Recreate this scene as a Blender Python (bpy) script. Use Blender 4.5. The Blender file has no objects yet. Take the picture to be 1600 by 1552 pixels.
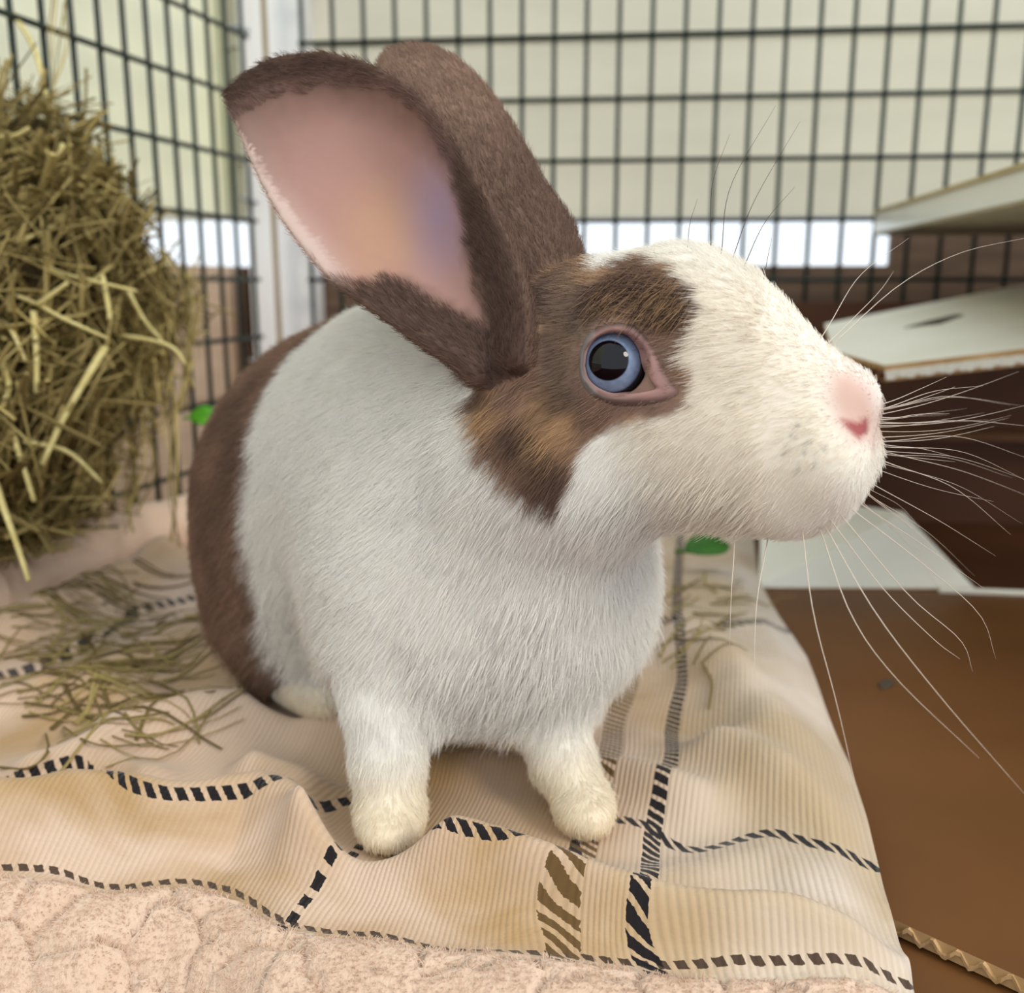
import bpy, bmesh, math, random
import numpy as np
from mathutils import Vector, Matrix
from mathutils.bvhtree import BVHTree

random.seed(7)
rng = np.random.default_rng(7)
scene = bpy.context.scene
COL = scene.collection

# ------------------------------------------------------------------ camera
FPX, CX, CY = 1550.0, 800.0, 776.0          # focal length and centre in photo pixels (1600 x 1552)
CAM = np.array([0.0, 0.0, 0.165])
PITCH = math.radians(12.0)
FWD = np.array([0, math.cos(PITCH), -math.sin(PITCH)])
UPV = np.array([0, math.sin(PITCH), math.cos(PITCH)])
RGT = np.array([1.0, 0, 0])
cam_data = bpy.data.cameras.new('camera')
cam = bpy.data.objects.new('camera', cam_data)
COL.objects.link(cam)
cam.location = CAM
cam.rotation_euler = (math.pi / 2 - PITCH, 0, 0)
cam_data.sensor_fit = 'HORIZONTAL'
cam_data.sensor_width = 36.0
cam_data.lens = 36.0 * FPX / 1600.0
cam_data.clip_start = 0.01
cam_data.dof.use_dof = True
cam_data.dof.focus_distance = 0.262
cam_data.dof.aperture_fstop = 11.0
scene.camera = cam

# ------------------------------------------------------------------ world, sun, exposure
world = bpy.data.worlds.new('sky')
scene.world = world
world.use_nodes = True
wn = world.node_tree
wn.nodes['Background'].inputs['Color'].default_value = (0.86, 0.93, 1.0, 1)
wn.nodes['Background'].inputs['Strength'].default_value = 1.28
sd = bpy.data.lights.new('sun', 'SUN')
sd.energy = 1.2
sd.angle = math.radians(16)
sd.color = (1.0, 0.9, 0.76)
sun = bpy.data.objects.new('sun', sd)
COL.objects.link(sun)
sun.rotation_euler = Vector((-0.68, 0.62, -0.60)).to_track_quat('-Z', 'Y').to_euler()
scene.view_settings.view_transform = 'Standard'
scene.view_settings.look = 'None'
scene.view_settings.gamma = 1.0
scene.view_settings.use_curve_mapping = False
scene.view_settings.exposure = 0.13


# ------------------------------------------------------------------ helpers
def ray(px, py):
    return RGT * ((px - CX) / FPX) + UPV * ((CY - py) / FPX) + FWD


def P(px, py, t):
    """photo pixel and depth along the lens axis -> world point"""
    return CAM + ray(px, py) * t


def ground(px, py, z=0.0):
    d = ray(px, py)
    return CAM + d * ((z - CAM[2]) / d[2])


def project(v):
    q = np.asarray(v, float) - CAM
    t = q @ FWD
    return np.stack([CX + FPX * (q @ RGT) / t, CY - FPX * (q @ UPV) / t], -1), t


def srgb(r, g, b):
    f = lambda c: (c / 255 / 12.92) if c / 255 <= 0.04045 else ((c / 255 + 0.055) / 1.055) ** 2.4
    return (f(r), f(g), f(b))


def smoothstep(a, b, x):
    t = np.clip((x - a) / (b - a), 0, 1)
    return t * t * (3 - 2 * t)


def poly_sd(pts, poly):
    """signed distance in pixels to a polygon, negative inside"""
    pts = np.asarray(pts, float)
    poly = np.asarray(poly, float)
    d = np.full(len(pts), 1e9)
    inside = np.zeros(len(pts), bool)
    n = len(poly)
    for i in range(n):
        a, b = poly[i], poly[(i + 1) % n]
        ab = b - a
        h = np.clip(((pts - a) @ ab) / max(ab @ ab, 1e-9), 0, 1)
        d = np.minimum(d, np.linalg.norm(pts - a - h[:, None] * ab, axis=1))
        c = (a[1] > pts[:, 1]) != (b[1] > pts[:, 1])
        with np.errstate(divide='ignore', invalid='ignore'):
            xx = a[0] + (pts[:, 1] - a[1]) * ab[0] / ab[1] if ab[1] != 0 else np.full(len(pts), -1e9)
        inside ^= c & (pts[:, 0] < xx)
    return np.where(inside, -d, d)


def vnoise(p, scale, seed=0):
    """smooth value noise at points p (n,3) -> -1..1"""
    q = np.asarray(p, float) * scale + 1000.0
    i = np.floor(q).astype(np.int64)
    f = q - i
    f = f * f * (3 - 2 * f)
    out = 0
    for dx in (0, 1):
        for dy in (0, 1):
            for dz in (0, 1):
                h = (i[:, 0] + dx) * 374761393 + (i[:, 1] + dy) * 668265263 + (i[:, 2] + dz) * 2147483647 + seed * 974711
                h = (h ^ (h >> 13)) * 1274126177
                h = (h ^ (h >> 16)) & 0xffff
                w = (f[:, 0] if dx else 1 - f[:, 0]) * (f[:, 1] if dy else 1 - f[:, 1]) * (f[:, 2] if dz else 1 - f[:, 2])
                out = out + w * (h / 32767.5 - 1)
    return out


def mesh_obj(name, verts, faces, mats=None, parent=None, smooth=False):
    me = bpy.data.meshes.new(name)
    me.from_pydata([tuple(map(float, v)) for v in verts], [], [tuple(map(int, f)) for f in faces])
    if smooth:
        me.polygons.foreach_set('use_smooth', np.ones(len(me.polygons), bool))
    me.update()
    return data_obj(name, me, mats, parent)


def data_obj(name, data, mats=None, parent=None):
    o = bpy.data.objects.new(name, data)
    COL.objects.link(o)
    if mats is not None and not len(data.materials):
        for m in (mats if isinstance(mats, (list, tuple)) else [mats]):
            data.materials.append(m)
    if parent is not None:
        o.parent = parent
    return o


def tag(o, label=None, category=None, group=None, kind=None):
    for k, v in (('label', label), ('category', category), ('group', group), ('kind', kind)):
        if v:
            o[k] = v
    return o


def empty(name, loc=(0, 0, 0)):
    o = bpy.data.objects.new(name, None)
    o.empty_display_size = 0.02
    COL.objects.link(o)
    o.location = loc
    return o


def under(o, parent):
    """parent an object whose mesh is in world coordinates"""
    o.parent = parent
    o.matrix_parent_inverse = Matrix.Translation(parent.location).inverted()
    return o


def box_vf(lo, hi):
    x0, y0, z0 = lo
    x1, y1, z1 = hi
    v = [(x0, y0, z0), (x1, y0, z0), (x1, y1, z0), (x0, y1, z0), (x0, y0, z1), (x1, y0, z1), (x1, y1, z1), (x0, y1, z1)]
    f = [(0, 3, 2, 1), (4, 5, 6, 7), (0, 1, 5, 4), (1, 2, 6, 5), (2, 3, 7, 6), (3, 0, 4, 7)]
    return v, f


def hexa_vf(bottom, top):
    """a six-sided block from 4 bottom and 4 top corners"""
    v = list(bottom) + list(top)
    return v, [(0, 3, 2, 1), (4, 5, 6, 7), (0, 1, 5, 4), (1, 2, 6, 5), (2, 3, 7, 6), (3, 0, 4, 7)]


def bevel(o, w, seg=2):
    m = o.modifiers.new('bevel', 'BEVEL')
    m.width = w
    m.segments = seg
    m.limit_method = 'ANGLE'
    return o


def tube_vf(pts, radii, sides=6, flat=1.0):
    pts = np.asarray(pts, float)
    n = len(pts)
    radii = np.broadcast_to(np.asarray(radii, float), (n,))
    tan = np.gradient(pts, axis=0)
    tan /= np.linalg.norm(tan, axis=1)[:, None] + 1e-12
    ref = np.array([0.31, 0.2, 0.93])
    v, f = [], []
    for i in range(n):
        a = np.cross(tan[i], ref)
        a /= np.linalg.norm(a) + 1e-12
        b = np.cross(tan[i], a)
        for k in range(sides):
            th = 2 * math.pi * k / sides
            v.append(pts[i] + radii[i] * (math.cos(th) * a + flat * math.sin(th) * b))
    for i in range(n - 1):
        for k in range(sides):
            k2 = (k + 1) % sides
            f.append((i * sides + k, i * sides + k2, (i + 1) * sides + k2, (i + 1) * sides + k))
    f.append(tuple(range(sides))[::-1])
    f.append(tuple((n - 1) * sides + k for k in range(sides)))
    return v, f


def resample(pts, n):
    """Catmull-Rom through control points"""
    p = np.asarray(pts, float)
    if len(p) == 2:
        return p[0] + (p[1] - p[0]) * np.linspace(0, 1, n)[:, None]
    q = np.vstack([2 * p[0] - p[1], p, 2 * p[-1] - p[-2]])
    s = np.linspace(0, len(p) - 1 - 1e-9, n)
    i = s.astype(int)
    u = (s - i)[:, None]
    a, b, c, d = q[i], q[i + 1], q[i + 2], q[i + 3]
    return 0.5 * (2 * b + (c - a) * u + (2 * a - 5 * b + 4 * c - d) * u ** 2 + (3 * b - a - 3 * c + d) * u ** 3)


# ------------------------------------------------------------------ materials
def new_mat(name, rough=0.7, spec=0.3, color=(0.5, 0.5, 0.5), metal=0.0):
    m = bpy.data.materials.new(name)
    m.use_nodes = True
    nt = m.node_tree
    b = nt.nodes['Principled BSDF']
    b.inputs['Base Color'].default_value = (*color, 1)
    b.inputs['Roughness'].default_value = rough
    b.inputs['Specular IOR Level'].default_value = spec
    b.inputs['Metallic'].default_value = metal
    return m, nt, b


def N(nt, kind, **kw):
    n = nt.nodes.new(kind)
    for k, v in kw.items():
        if k in n.inputs:
            n.inputs[k].default_value = v
        else:
            setattr(n, k, v)
    return n


def mathn(nt, op, a, b=None, clamp=False):
    n = nt.nodes.new('ShaderNodeMath')
    n.operation = op
    n.use_clamp = clamp
    for i, x in enumerate((a, b)):
        if x is None:
            continue
        if isinstance(x, (int, float)):
            n.inputs[i].default_value = x
        else:
            nt.links.new(x, n.inputs[i])
    return n.outputs[0]


def mixc(nt, fac, a, b):
    n = nt.nodes.new('ShaderNodeMix')
    n.data_type = 'RGBA'
    for sock, x in ((n.inputs['Factor'], fac), (n.inputs[6], a), (n.inputs[7], b)):
        if isinstance(x, (int, float)):
            sock.default_value = x
        elif isinstance(x, tuple):
            sock.default_value = (*x[:3], 1)
        else:
            nt.links.new(x, sock)
    return n.outputs[2]


def noisy_mat(name, c1, c2, scale=8.0, stretch=(1, 1, 1), rough=0.7, spec=0.3, bump=0.0, bump_scale=None, detail=4.0):
    m, nt, b = new_mat(name, rough, spec)
    tc = N(nt, 'ShaderNodeTexCoord')
    mp = N(nt, 'ShaderNodeMapping')
    mp.inputs['Scale'].default_value = stretch
    nt.links.new(tc.outputs['Object'], mp.inputs['Vector'])
    no = N(nt, 'ShaderNodeTexNoise', Scale=scale, Detail=detail)
    nt.links.new(mp.outputs[0], no.inputs['Vector'])
    cr = N(nt, 'ShaderNodeMapRange')
    cr.inputs['From Min'].default_value = 0.3
    cr.inputs['From Max'].default_value = 0.7
    nt.links.new(no.outputs['Fac'], cr.inputs['Value'])
    nt.links.new(mixc(nt, cr.outputs[0], c1, c2), b.inputs['Base Color'])
    if bump:
        n2 = N(nt, 'ShaderNodeTexNoise', Scale=bump_scale or scale * 3, Detail=3.0)
        nt.links.new(mp.outputs[0], n2.inputs['Vector'])
        bp = N(nt, 'ShaderNodeBump', Strength=bump, Distance=0.001)
        nt.links.new(n2.outputs['Fac'], bp.inputs['Height'])
        nt.links.new(bp.outputs[0], b.inputs['Normal'])
    return m


M_SIDING = noisy_mat('cream_painted_siding', srgb(226, 222, 202), srgb(236, 231, 211), 6, (1, 1, 6), rough=0.6)
M_SIDING_L = noisy_mat('pale_yellow_green_siding', srgb(249, 250, 220), srgb(252, 253, 230), 5, rough=0.6)
M_LOWBACK = noisy_mat('dark_brown_stained_wood', srgb(92, 72, 58), srgb(122, 98, 80), 12, (1, 1, 8), bump=0.3)
M_LOWLEFT = noisy_mat('pinkish_tan_wood', srgb(196, 170, 146), srgb(212, 188, 164), 10, (1, 1, 6))
M_FLOOR = noisy_mat('reddish_dark_floor_board', srgb(80, 42, 32), srgb(104, 62, 46), 10, (8, 1, 1), bump=0.3)
M_POST = noisy_mat('white_painted_wood', srgb(232, 232, 234), srgb(242, 242, 242), 9, (4, 4, 1), rough=0.5)
M_GROOVE = noisy_mat('tan_bare_wood_groove', srgb(180, 160, 128), srgb(196, 178, 148), 10)
M_WIRE = noisy_mat('dark_green_coated_wire', srgb(22, 36, 32), srgb(34, 50, 44), 40, rough=0.45, spec=0.4)
M_STEEL = noisy_mat('dull_galvanised_steel', srgb(120, 126, 138), srgb(165, 170, 180), 60, rough=0.4, spec=0.5)
M_BLACKMETAL = noisy_mat('black_hinge_metal', srgb(40, 36, 34), srgb(62, 54, 48), 60, rough=0.5)
M_SHELF = noisy_mat('white_laminate', srgb(226, 228, 220), srgb(234, 235, 226), 14, rough=0.22, spec=0.5)
M_SHELFEDGE = noisy_mat('tan_board_edge', srgb(176, 160, 116), srgb(196, 182, 142), 40)
M_SHELFUNDER = noisy_mat('grey_brown_underside', srgb(150, 140, 116), srgb(170, 160, 134), 20)  # grey brown tone for the underside of the shelf
M_CARDWHITE = noisy_mat('white_printed_cardboard', srgb(226, 222, 206), srgb(236, 233, 220), 20, rough=0.55, spec=0.3)
M_CARDBROWN = noisy_mat('brown_kraft_cardboard', srgb(96, 60, 26), srgb(114, 74, 36), 9, (1, 1, 1), rough=0.55, spec=0.35, bump=0.15)
M_CARDSHADE = noisy_mat('shaded_kraft_cardboard', srgb(74, 42, 22), srgb(90, 54, 30), 9, rough=0.6)  # darker copy of the kraft, interior shade put into its colour
M_FLUTE = noisy_mat('torn_kraft_fluting', srgb(176, 138, 92), srgb(206, 172, 126), 60, rough=0.8)
M_SLOTSHADE_SCUFF = noisy_mat('slot_shade_and_scuff', srgb(70, 62, 50), srgb(84, 74, 60), 60)
M_LEAF = noisy_mat('fresh_green_leaf', srgb(70, 150, 30), srgb(110, 186, 50), 30, rough=0.45)
M_LEAFDARK = noisy_mat('dark_green_leaf', srgb(42, 92, 24), srgb(66, 124, 36), 30, rough=0.5)

# ------------------------------------------------------------------ structure: floor, walls
FLOOR_Z = -0.045
v, f = box_vf((-1.2, -0.6, FLOOR_Z - 0.02), (1.2, 1.6, FLOOR_Z))
tag(mesh_obj('floor', v, f, M_FLOOR), 'dark reddish brown board floor beneath the pen', 'floor', kind='structure')

BACK_ANG = math.radians(-6.0)
BD = np.array([math.cos(BACK_ANG), math.sin(BACK_ANG), 0])     # along the back fence, to the right it comes nearer
BN = np.array([-BD[1], BD[0], 0])                               # away from the pen
B0 = np.array([0.0, 0.845, 0.0])
LEFT_ANG = math.radians(14.5)
LD = np.array([math.sin(LEFT_ANG), math.cos(LEFT_ANG), 0])      # along the left fence, going away
LN = np.array([-LD[1], LD[0], 0])                               # out of the pen, to the left
# corner: on the back fence line where x about -0.205
s_c = -0.205 / BD[0]
CORNER = B0 + BD * s_c


def wall_boards(wall_name, label, origin, along, normal, s0, s1, z0, z1, step, mat, lap, piece):
    """a wall made of single horizontal boards, each a child of the wall"""
    root = empty(wall_name, tuple(origin))
    tag(root, label, 'wall', kind='structure')
    z = z0
    while z < z1 - 1e-4:
        h = min(step, z1 - z)
        th, tl = 0.012, lap
        b = [along * s0 + normal * -tl, along * s1 + normal * -tl, along * s1 + normal * th, along * s0 + normal * th]
        bt = [along * s0, along * s1, along * s1 + normal * th, along * s0 + normal * th]
        vv, ff = hexa_vf([p + np.array([0, 0, z]) for p in b], [p + np.array([0, 0, z + h - 0.0012]) for p in bt])
        o = mesh_obj(piece, vv, ff, mat)
        o.parent = root
        z += step
    return root


WALL_OFF = 0.055
wall_boards('wall_back', 'cream painted lap siding wall behind the dark wire pen', B0 + BN * WALL_OFF, BD, BN, -0.45, 1.2, 0.223, 1.15, 0.0482, M_SIDING, 0.0035, 'siding_board')
low_back = wall_boards('wall_back_lower', 'low dark brown boards below the bright gap behind the pen', B0 + BN * WALL_OFF, BD, BN, -0.45, 1.2, FLOOR_Z, 0.183, 0.076, M_LOWBACK, 0.002, 'board')
s0_, s1_ = 0.318, 1.2
q_ = [BD * s0_, BD * s1_, BD * s1_ + BN * 0.012, BD * s0_ + BN * 0.012]
vv, ff = hexa_vf([p + np.array([0, 0, 0.1805]) for p in q_], [p + np.array([0, 0, 0.222]) for p in q_])
mesh_obj('board', vv, ff, M_LOWBACK, low_back)     # the bright gap ends here
wall_boards('wall_left', 'pale yellow green wall behind the hay side of the pen', CORNER + LN * WALL_OFF, LD, LN, -1.3, 0.30, 0.222, 1.15, 0.31, M_SIDING_L, 0.0, 'wall_panel')
wall_boards('wall_left_lower', 'low pinkish tan boards behind the hay side of the pen', CORNER + LN * WALL_OFF, LD, LN, -1.3, 0.30, FLOOR_Z, 0.183, 0.114, M_LOWLEFT, 0.002, 'board')

# ------------------------------------------------------------------ wire fence panels
R_WIRE = 0.0019


def unit_wire(name, length, horizontal, axis=None):
    """a straight wire mesh starting at the origin"""
    end = np.array([0, 0, length]) if not horizontal else axis * length
    vv, ff = tube_vf([np.zeros(3), end * 0.5, end], R_WIRE, 7)
    me = bpy.data.meshes.new(name)
    me.from_pydata([tuple(map(float, p)) for p in vv], [], ff)
    me.polygons.foreach_set('use_smooth', np.ones(len(me.polygons), bool))
    me.materials.append(M_WIRE)
    return me


def fence(label, origin, along, inward, s_list, z_list, z0, z1):
    root = empty('wire_fence_panel', tuple(origin))
    tag(root, label, 'fence', 'dark welded wire pen panels')
    mv = unit_wire('vertical_wire', z1 - z0, False)
    for s in s_list:
        o = data_obj('vertical_wire', mv, None, root)
        o.location = along * s + np.array([0, 0, z0])
    L = s_list[-1] - s_list[0] + 0.004
    mh = unit_wire('horizontal_wire', L, True, along)
    for z in z_list:
        o = data_obj('horizontal_wire', mh, None, root)
        o.location = along * (s_list[0] - 0.002) + inward * (2 * R_WIRE - 0.0002) + np.array([0, 0, z])
    return root


zs_b = [0.2165 + 0.0466 * k for k in range(-5, 9)]
fence('dark welded wire pen panel in front of the cream siding', B0, BD, -BN,
      [s_c + 0.035 + 0.0256 * k for k in range(0, 40)], zs_b, FLOOR_Z, 0.64)
zs_l = [0.2165 + 0.0466 * k for k in range(-5, 9)]
fence('dark welded wire pen panel behind the heap of hay', CORNER, LD, -LN,
      [-0.030 - 0.0256 * k for k in range(27, -1, -1)], zs_l, FLOOR_Z, 0.64)

# corner post
pc = P(436, 250, 0.845)
post = empty('corner_post', (pc[0], pc[1] + 0.012, FLOOR_Z))
tag(post, 'white painted corner post joining the two wire panels', 'post')
hw, hd = 0.0285, 0.018
vv, ff = box_vf((-hw, -hd, 0), (-0.009, hd, 0.72))
bevel(mesh_obj('upright', vv, ff, M_POST, post), 0.0012)
vv, ff = box_vf((-0.0035, -hd, 0), (hw, hd, 0.72))
bevel(mesh_obj('upright', vv, ff, M_POST, post), 0.0012)
vv, ff = box_vf((-0.009, -hd + 0.006, 0), (-0.0035, hd, 0.72))
mesh_obj('groove', vv, ff, M_GROOVE, post)
for zc in (0.236, 0.372, 0.10):
    a = np.linspace(0, math.pi, 9)
    arc = [(-hw - 0.004 + 0.011 * (0.5 - 0.5 * math.cos(q)) * 1.2, -hd - 0.0035 * math.sin(q), zc - FLOOR_Z + 0.0015 * math.cos(q)) for q in a]
    vv, ff = tube_vf(arc, 0.0017, 6)
    mesh_obj('wire_staple', vv, ff, M_STEEL, post, True)
vv, ff = box_vf((hw - 0.004, -hd - 0.003, 0.41 - FLOOR_Z), (hw + 0.006, -hd, 0.47 - FLOOR_Z))
bevel(mesh_obj('hinge_plate', vv, ff, M_BLACKMETAL, post), 0.0008)
for zz in (0.422, 0.457):
    a = [(hw + 0.001, -hd - 0.003, zz - FLOOR_Z), (hw + 0.001, -hd - 0.0055, zz - FLOOR_Z)]
    vv, ff = tube_vf(a, 0.0018, 8)
    mesh_obj('screw_head', vv, ff, M_STEEL, post)

# ------------------------------------------------------------------ white shelf on the right
sa = P(1366, 355, 0.78)
sb_ = P(1600, 285, 0.475)
sd_dir = np.array([sb_[0] - sa[0], sb_[1] - sa[1], 0])
sd_len = np.linalg.norm(sd_dir)
sd_dir /= sd_len
sh_n = np.array([-sd_dir[1], sd_dir[0], 0])          # to the right side
if sh_n[0] < 0:
    sh_n = -sh_n
shelf = empty('shelf', (sa[0], sa[1], 0.2035))
tag(shelf, 'white laminate shelf board jutting out above the cardboard box', 'shelf')
W_, T_ = 0.30, 0.0185
LN2 = sd_len + 0.25
q = [np.zeros(3), sd_dir * LN2, sd_dir * LN2 + sh_n * W_, sh_n * W_]
up = lambda pts, z: [p + np.array([0, 0, z]) for p in pts]
vv, ff = hexa_vf(up(q, 0.002), up(q, T_ - 0.0022))
mesh_obj('board', vv, ff, M_SHELF, shelf)
vv, ff = hexa_vf(up(q, 0.0), up(q, 0.002))
mesh_obj('underside', vv, ff, M_SHELFUNDER, shelf)
qq = [sd_dir * 0.0 - sh_n * 0.0015, sd_dir * LN2 - sh_n * 0.0015, sd_dir * LN2 + sh_n * W_, sh_n * W_]
vv, ff = hexa_vf(up(qq, T_ - 0.0022), up(qq, T_ + 0.0006))
mesh_obj('top_edging', vv, ff, M_SHELFEDGE, shelf)
for k in (0.14, 0.25):
    a = sh_n * k
    c = [a - sd_dir * 0.004, a + sd_dir * 0.03, a + sd_dir * 0.03 + sh_n * 0.004, a - sd_dir * 0.004 + sh_n * 0.004]
    vv, ff = hexa_vf(up(c, -0.012), up(c, 0.0))
    mesh_obj('bracket', vv, ff, M_STEEL, shelf)

# ------------------------------------------------------------------ cardboard box with its flaps
box = empty('cardboard_box', (0.35, 0.53, FLOOR_Z))
tag(box, 'open brown cardboard box with white printed outside, lying under the shelf', 'box')
BOXF = -0.012                         # z of the box floor


def boxpart(name, vv, ff, mats, smooth=False):
    o = mesh_obj(name, vv, ff, mats, None, smooth)
    return under(o, box)


def sheet(name, corners, th, m_top, m_under, m_edge, label=None):
    """a cardboard sheet from 4 corners (world), thickness below them; top, underside and edge materials"""
    c = [np.asarray(p, float) for p in corners]
    n = np.cross(c[1] - c[0], c[3] - c[0])
    n /= np.linalg.norm(n)
    if n[2] < 0:
        n = -n
    lo = [p - n * th for p in c]
    vv, ff = hexa_vf(lo, c)
    o = boxpart(name, vv, ff, [m_top, m_under, m_edge])
    for p in o.data.polygons:
        d = np.array(p.normal) @ n
        p.material_index = 0 if d > 0.8 else (1 if d < -0.8 else 2)
    if label:
        o['label'] = label
    return o


def fluting(name, a, b, depth_dir, nrm, th, length, amp_mat):
    """corrugated wave seen in a cut edge from a to b"""
    a, b = np.asarray(a, float), np.asarray(b, float)
    n = max(24, int(np.linalg.norm(b - a) / 0.0012))
    vv, ff = [], []
    for i in range(n + 1):
        s = i / n
        p = a + (b - a) * s
        w = math.sin(s * np.linalg.norm(b - a) / 0.0068 * 2 * math.pi) * 0.5 + 0.5
        jag = 0.0011 + 0.0003 * math.sin(i * 1.7) + 0.0003 * math.sin(i * 0.63)
        for dz, dd in ((w * th * 0.72, jag), (w * th * 0.72 + th * 0.28, jag), (w * th * 0.72 + th * 0.28, -length), (w * th * 0.72, -length)):
            vv.append(p - nrm * th + nrm * dz + depth_dir * dd)
    for i in range(n):
        for k in range(4):
            ff.append((i * 4 + k, i * 4 + (k + 1) % 4, i * 4 + 4 + (k + 1) % 4, i * 4 + 4 + k))
    return boxpart(name, vv, ff, amp_mat)


CT = 0.0045
g_hl = ground(1196, 915, BOXF)          # hinge line left end
g_hr = ground(1600, 930, BOXF)
hd_ = (g_hr - g_hl) / np.linalg.norm(g_hr - g_hl)
far_r = g_hl + hd_ * 0.46
inn = np.array([-hd_[1], hd_[0], 0])     # into the box
# bottom flap, brown, reaching towards the camera
fl_l = ground(1385, 1432, BOXF)
fl_r0 = ground(1600, 1530, BOXF)
fdir = (fl_r0 - fl_l) / np.linalg.norm(fl_r0 - fl_l)
fl_l2 = fl_l - fdir * 0.022
fl_r = fl_l + fdir * 0.30
hl_ext = g_hl - hd_ * 0.012
sheet('bottom_flap', [fl_l2, fl_r, far_r, hl_ext], CT, M_CARDBROWN, M_CARDWHITE, M_FLUTE)
nz = np.array([0, 0, 1.0])
fd = np.array([fdir[1], -fdir[0], 0])
fluting('flap_fluting', fl_l2, fl_r, fd, nz, CT, 0.006, M_FLUTE)
# lower flap below it, coming further to the camera
LOW = CT + 0.001
lf_l = ground(1380, 1660, BOXF - LOW)
lf_r = lf_l + fdir * 0.3
sheet('lower_flap', [lf_l, lf_r, fl_r + fd * -0.06 - nz * LOW, fl_l2 + fd * -0.06 - nz * LOW], CT, M_CARDBROWN, M_CARDWHITE, M_FLUTE)
# box floor, back, sides
dep = 0.185
fl = [g_hl, far_r, far_r + inn * dep, g_hl + inn * dep]
sheet('floor_panel', fl, CT, M_CARDSHADE, M_CARDWHITE, M_FLUTE)
BH = 0.165
zz = np.array([0, 0, BH])


def wallsheet(name, a, b, h, m_in, m_out, out_dir):
    th = out_dir * CT
    vv, ff = hexa_vf([a, b, b + th, a + th], [a + h, b + h, b + h + th, a + h + th])
    o = boxpart(name, vv, ff, [m_in, m_out])
    for p in o.data.polygons:
        p.material_index = 1 if np.array(p.normal) @ out_dir > 0.5 else 0
    return o


wallsheet('back_panel', g_hl + inn * dep, far_r + inn * dep, zz, M_CARDSHADE, M_CARDWHITE, inn)
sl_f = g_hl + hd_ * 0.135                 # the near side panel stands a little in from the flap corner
wallsheet('side_panel', far_r, far_r + inn * dep, zz, M_CARDSHADE, M_CARDWHITE, hd_)
wallsheet('side_panel', g_hl + hd_ * 0.03 + inn * 0.05, g_hl + hd_ * 0.03 + inn * dep, zz * 0.80, M_CARDSHADE, M_CARDWHITE, -hd_)
# inner ledge seen in the dark of the box
a = g_hl + inn * (dep - 0.02) + hd_ * 0.06
vv, ff = hexa_vf([a + nz * 0.066, far_r + inn * (dep - 0.02) + nz * 0.066, far_r + inn * dep + nz * 0.066, a + inn * 0.02 + nz * 0.066],
                 [a + nz * 0.072, far_r + inn * (dep - 0.02) + nz * 0.072, far_r + inn * dep + nz * 0.072, a + inn * 0.02 + nz * 0.072])
boxpart('inner_crease', vv, ff, M_CARDBROWN)
# white side flap, folded outwards in the mouth of the box
tri = [ground(1186, 918, BOXF + 0.001), ground(1524, 920, BOXF + 0.001), P(1412, 800, 0.60), P(1190, 770, 0.66)]
sheet('side_flap', tri, 0.003, M_CARDWHITE, M_CARDBROWN, M_FLUTE, 'white inner side flap folded down')
# white edge of the hinge line
vv, ff = tube_vf([g_hl + hd_ * 0.10 + nz * 0.001, far_r + nz * 0.001], 0.0022, 6)
boxpart('hinge_fold', vv, ff, M_CARDWHITE)
# top panel: white outside, lifted towards the back
tp = [P(1302, 548, 0.52), P(1382, 571, 0.50), P(1640, 540, 0.475), P(1640, 436, 0.70), P(1288, 506, 0.66)]
c = [np.asarray(p) for p in tp]
n_top = np.cross(c[2] - c[1], c[4] - c[1])
n_top /= np.linalg.norm(n_top)
if n_top[2] < 0:
    n_top = -n_top
# flatten all corners onto one plane through corners 1, 2, 4, keeping the pixel ray
for i in (0, 3):
    r_ = (c[i] - CAM)
    c[i] = CAM + r_ * (((c[1] - CAM) @ n_top) / (r_ @ n_top))
CTT = 0.0085
vv = c + [p - n_top * CTT for p in c]
ff = [(0, 1, 2, 3, 4), (9, 8, 7, 6, 5)] + [(i, i + 5, (i + 1) % 5 + 5, (i + 1) % 5) for i in range(5)]
o = boxpart('top_panel', vv, ff, [M_CARDWHITE, M_CARDSHADE, M_FLUTE])
for p in o.data.polygons:
    d = np.array(p.normal) @ n_top
    p.material_index = 0 if d > 0.8 else (1 if d < -0.8 else 2)
ed = (c[2] - c[1]) / np.linalg.norm(c[2] - c[1])
fwd_e = np.cross(n_top, ed)
if fwd_e[1] > 0:
    fwd_e = -fwd_e
fluting('top_fluting', c[1] - n_top * 0.002, c[2] - n_top * 0.002, fwd_e, n_top, CTT - 0.002, 0.005, M_FLUTE)
ed0 = (c[1] - c[0]) / np.linalg.norm(c[1] - c[0])
fwd_0 = np.cross(n_top, ed0)
if fwd_0[1] > 0:
    fwd_0 = -fwd_0
fluting('top_fluting', c[0] - n_top * 0.002, c[1] - n_top * 0.002, fwd_0, n_top, CTT - 0.002, 0.005, M_CARDSHADE)
# torn white liner lip along the front edge
nl = 40
vv, ff = [], []
for i in range(nl + 1):
    p = c[1] + (c[2] - c[1]) * i / nl + fwd_e * (0.0022 + 0.0006 * math.sin(i * 2.1))
    j = 0.0006 * math.sin(i * 1.3) + 0.0005 * math.sin(i * 3.7)
    vv += [p - n_top * 0.0028, p - n_top * (0.0068 + j), p - n_top * (0.0068 + j) - fwd_e * 0.002, p - n_top * 0.0028 - fwd_e * 0.002]
for i in range(nl):
    for k in range(4):
        ff.append((i * 4 + k, i * 4 + (k + 1) % 4, i * 4 + 4 + (k + 1) % 4, i * 4 + 4 + k))
boxpart('torn_liner', vv, ff, M_CARDWHITE)


def on_top(px, py, lift=0.0):
    r_ = ray(px, py)
    return CAM + r_ * (((c[1] - CAM) @ n_top) / (r_ @ n_top)) + n_top * lift


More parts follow.
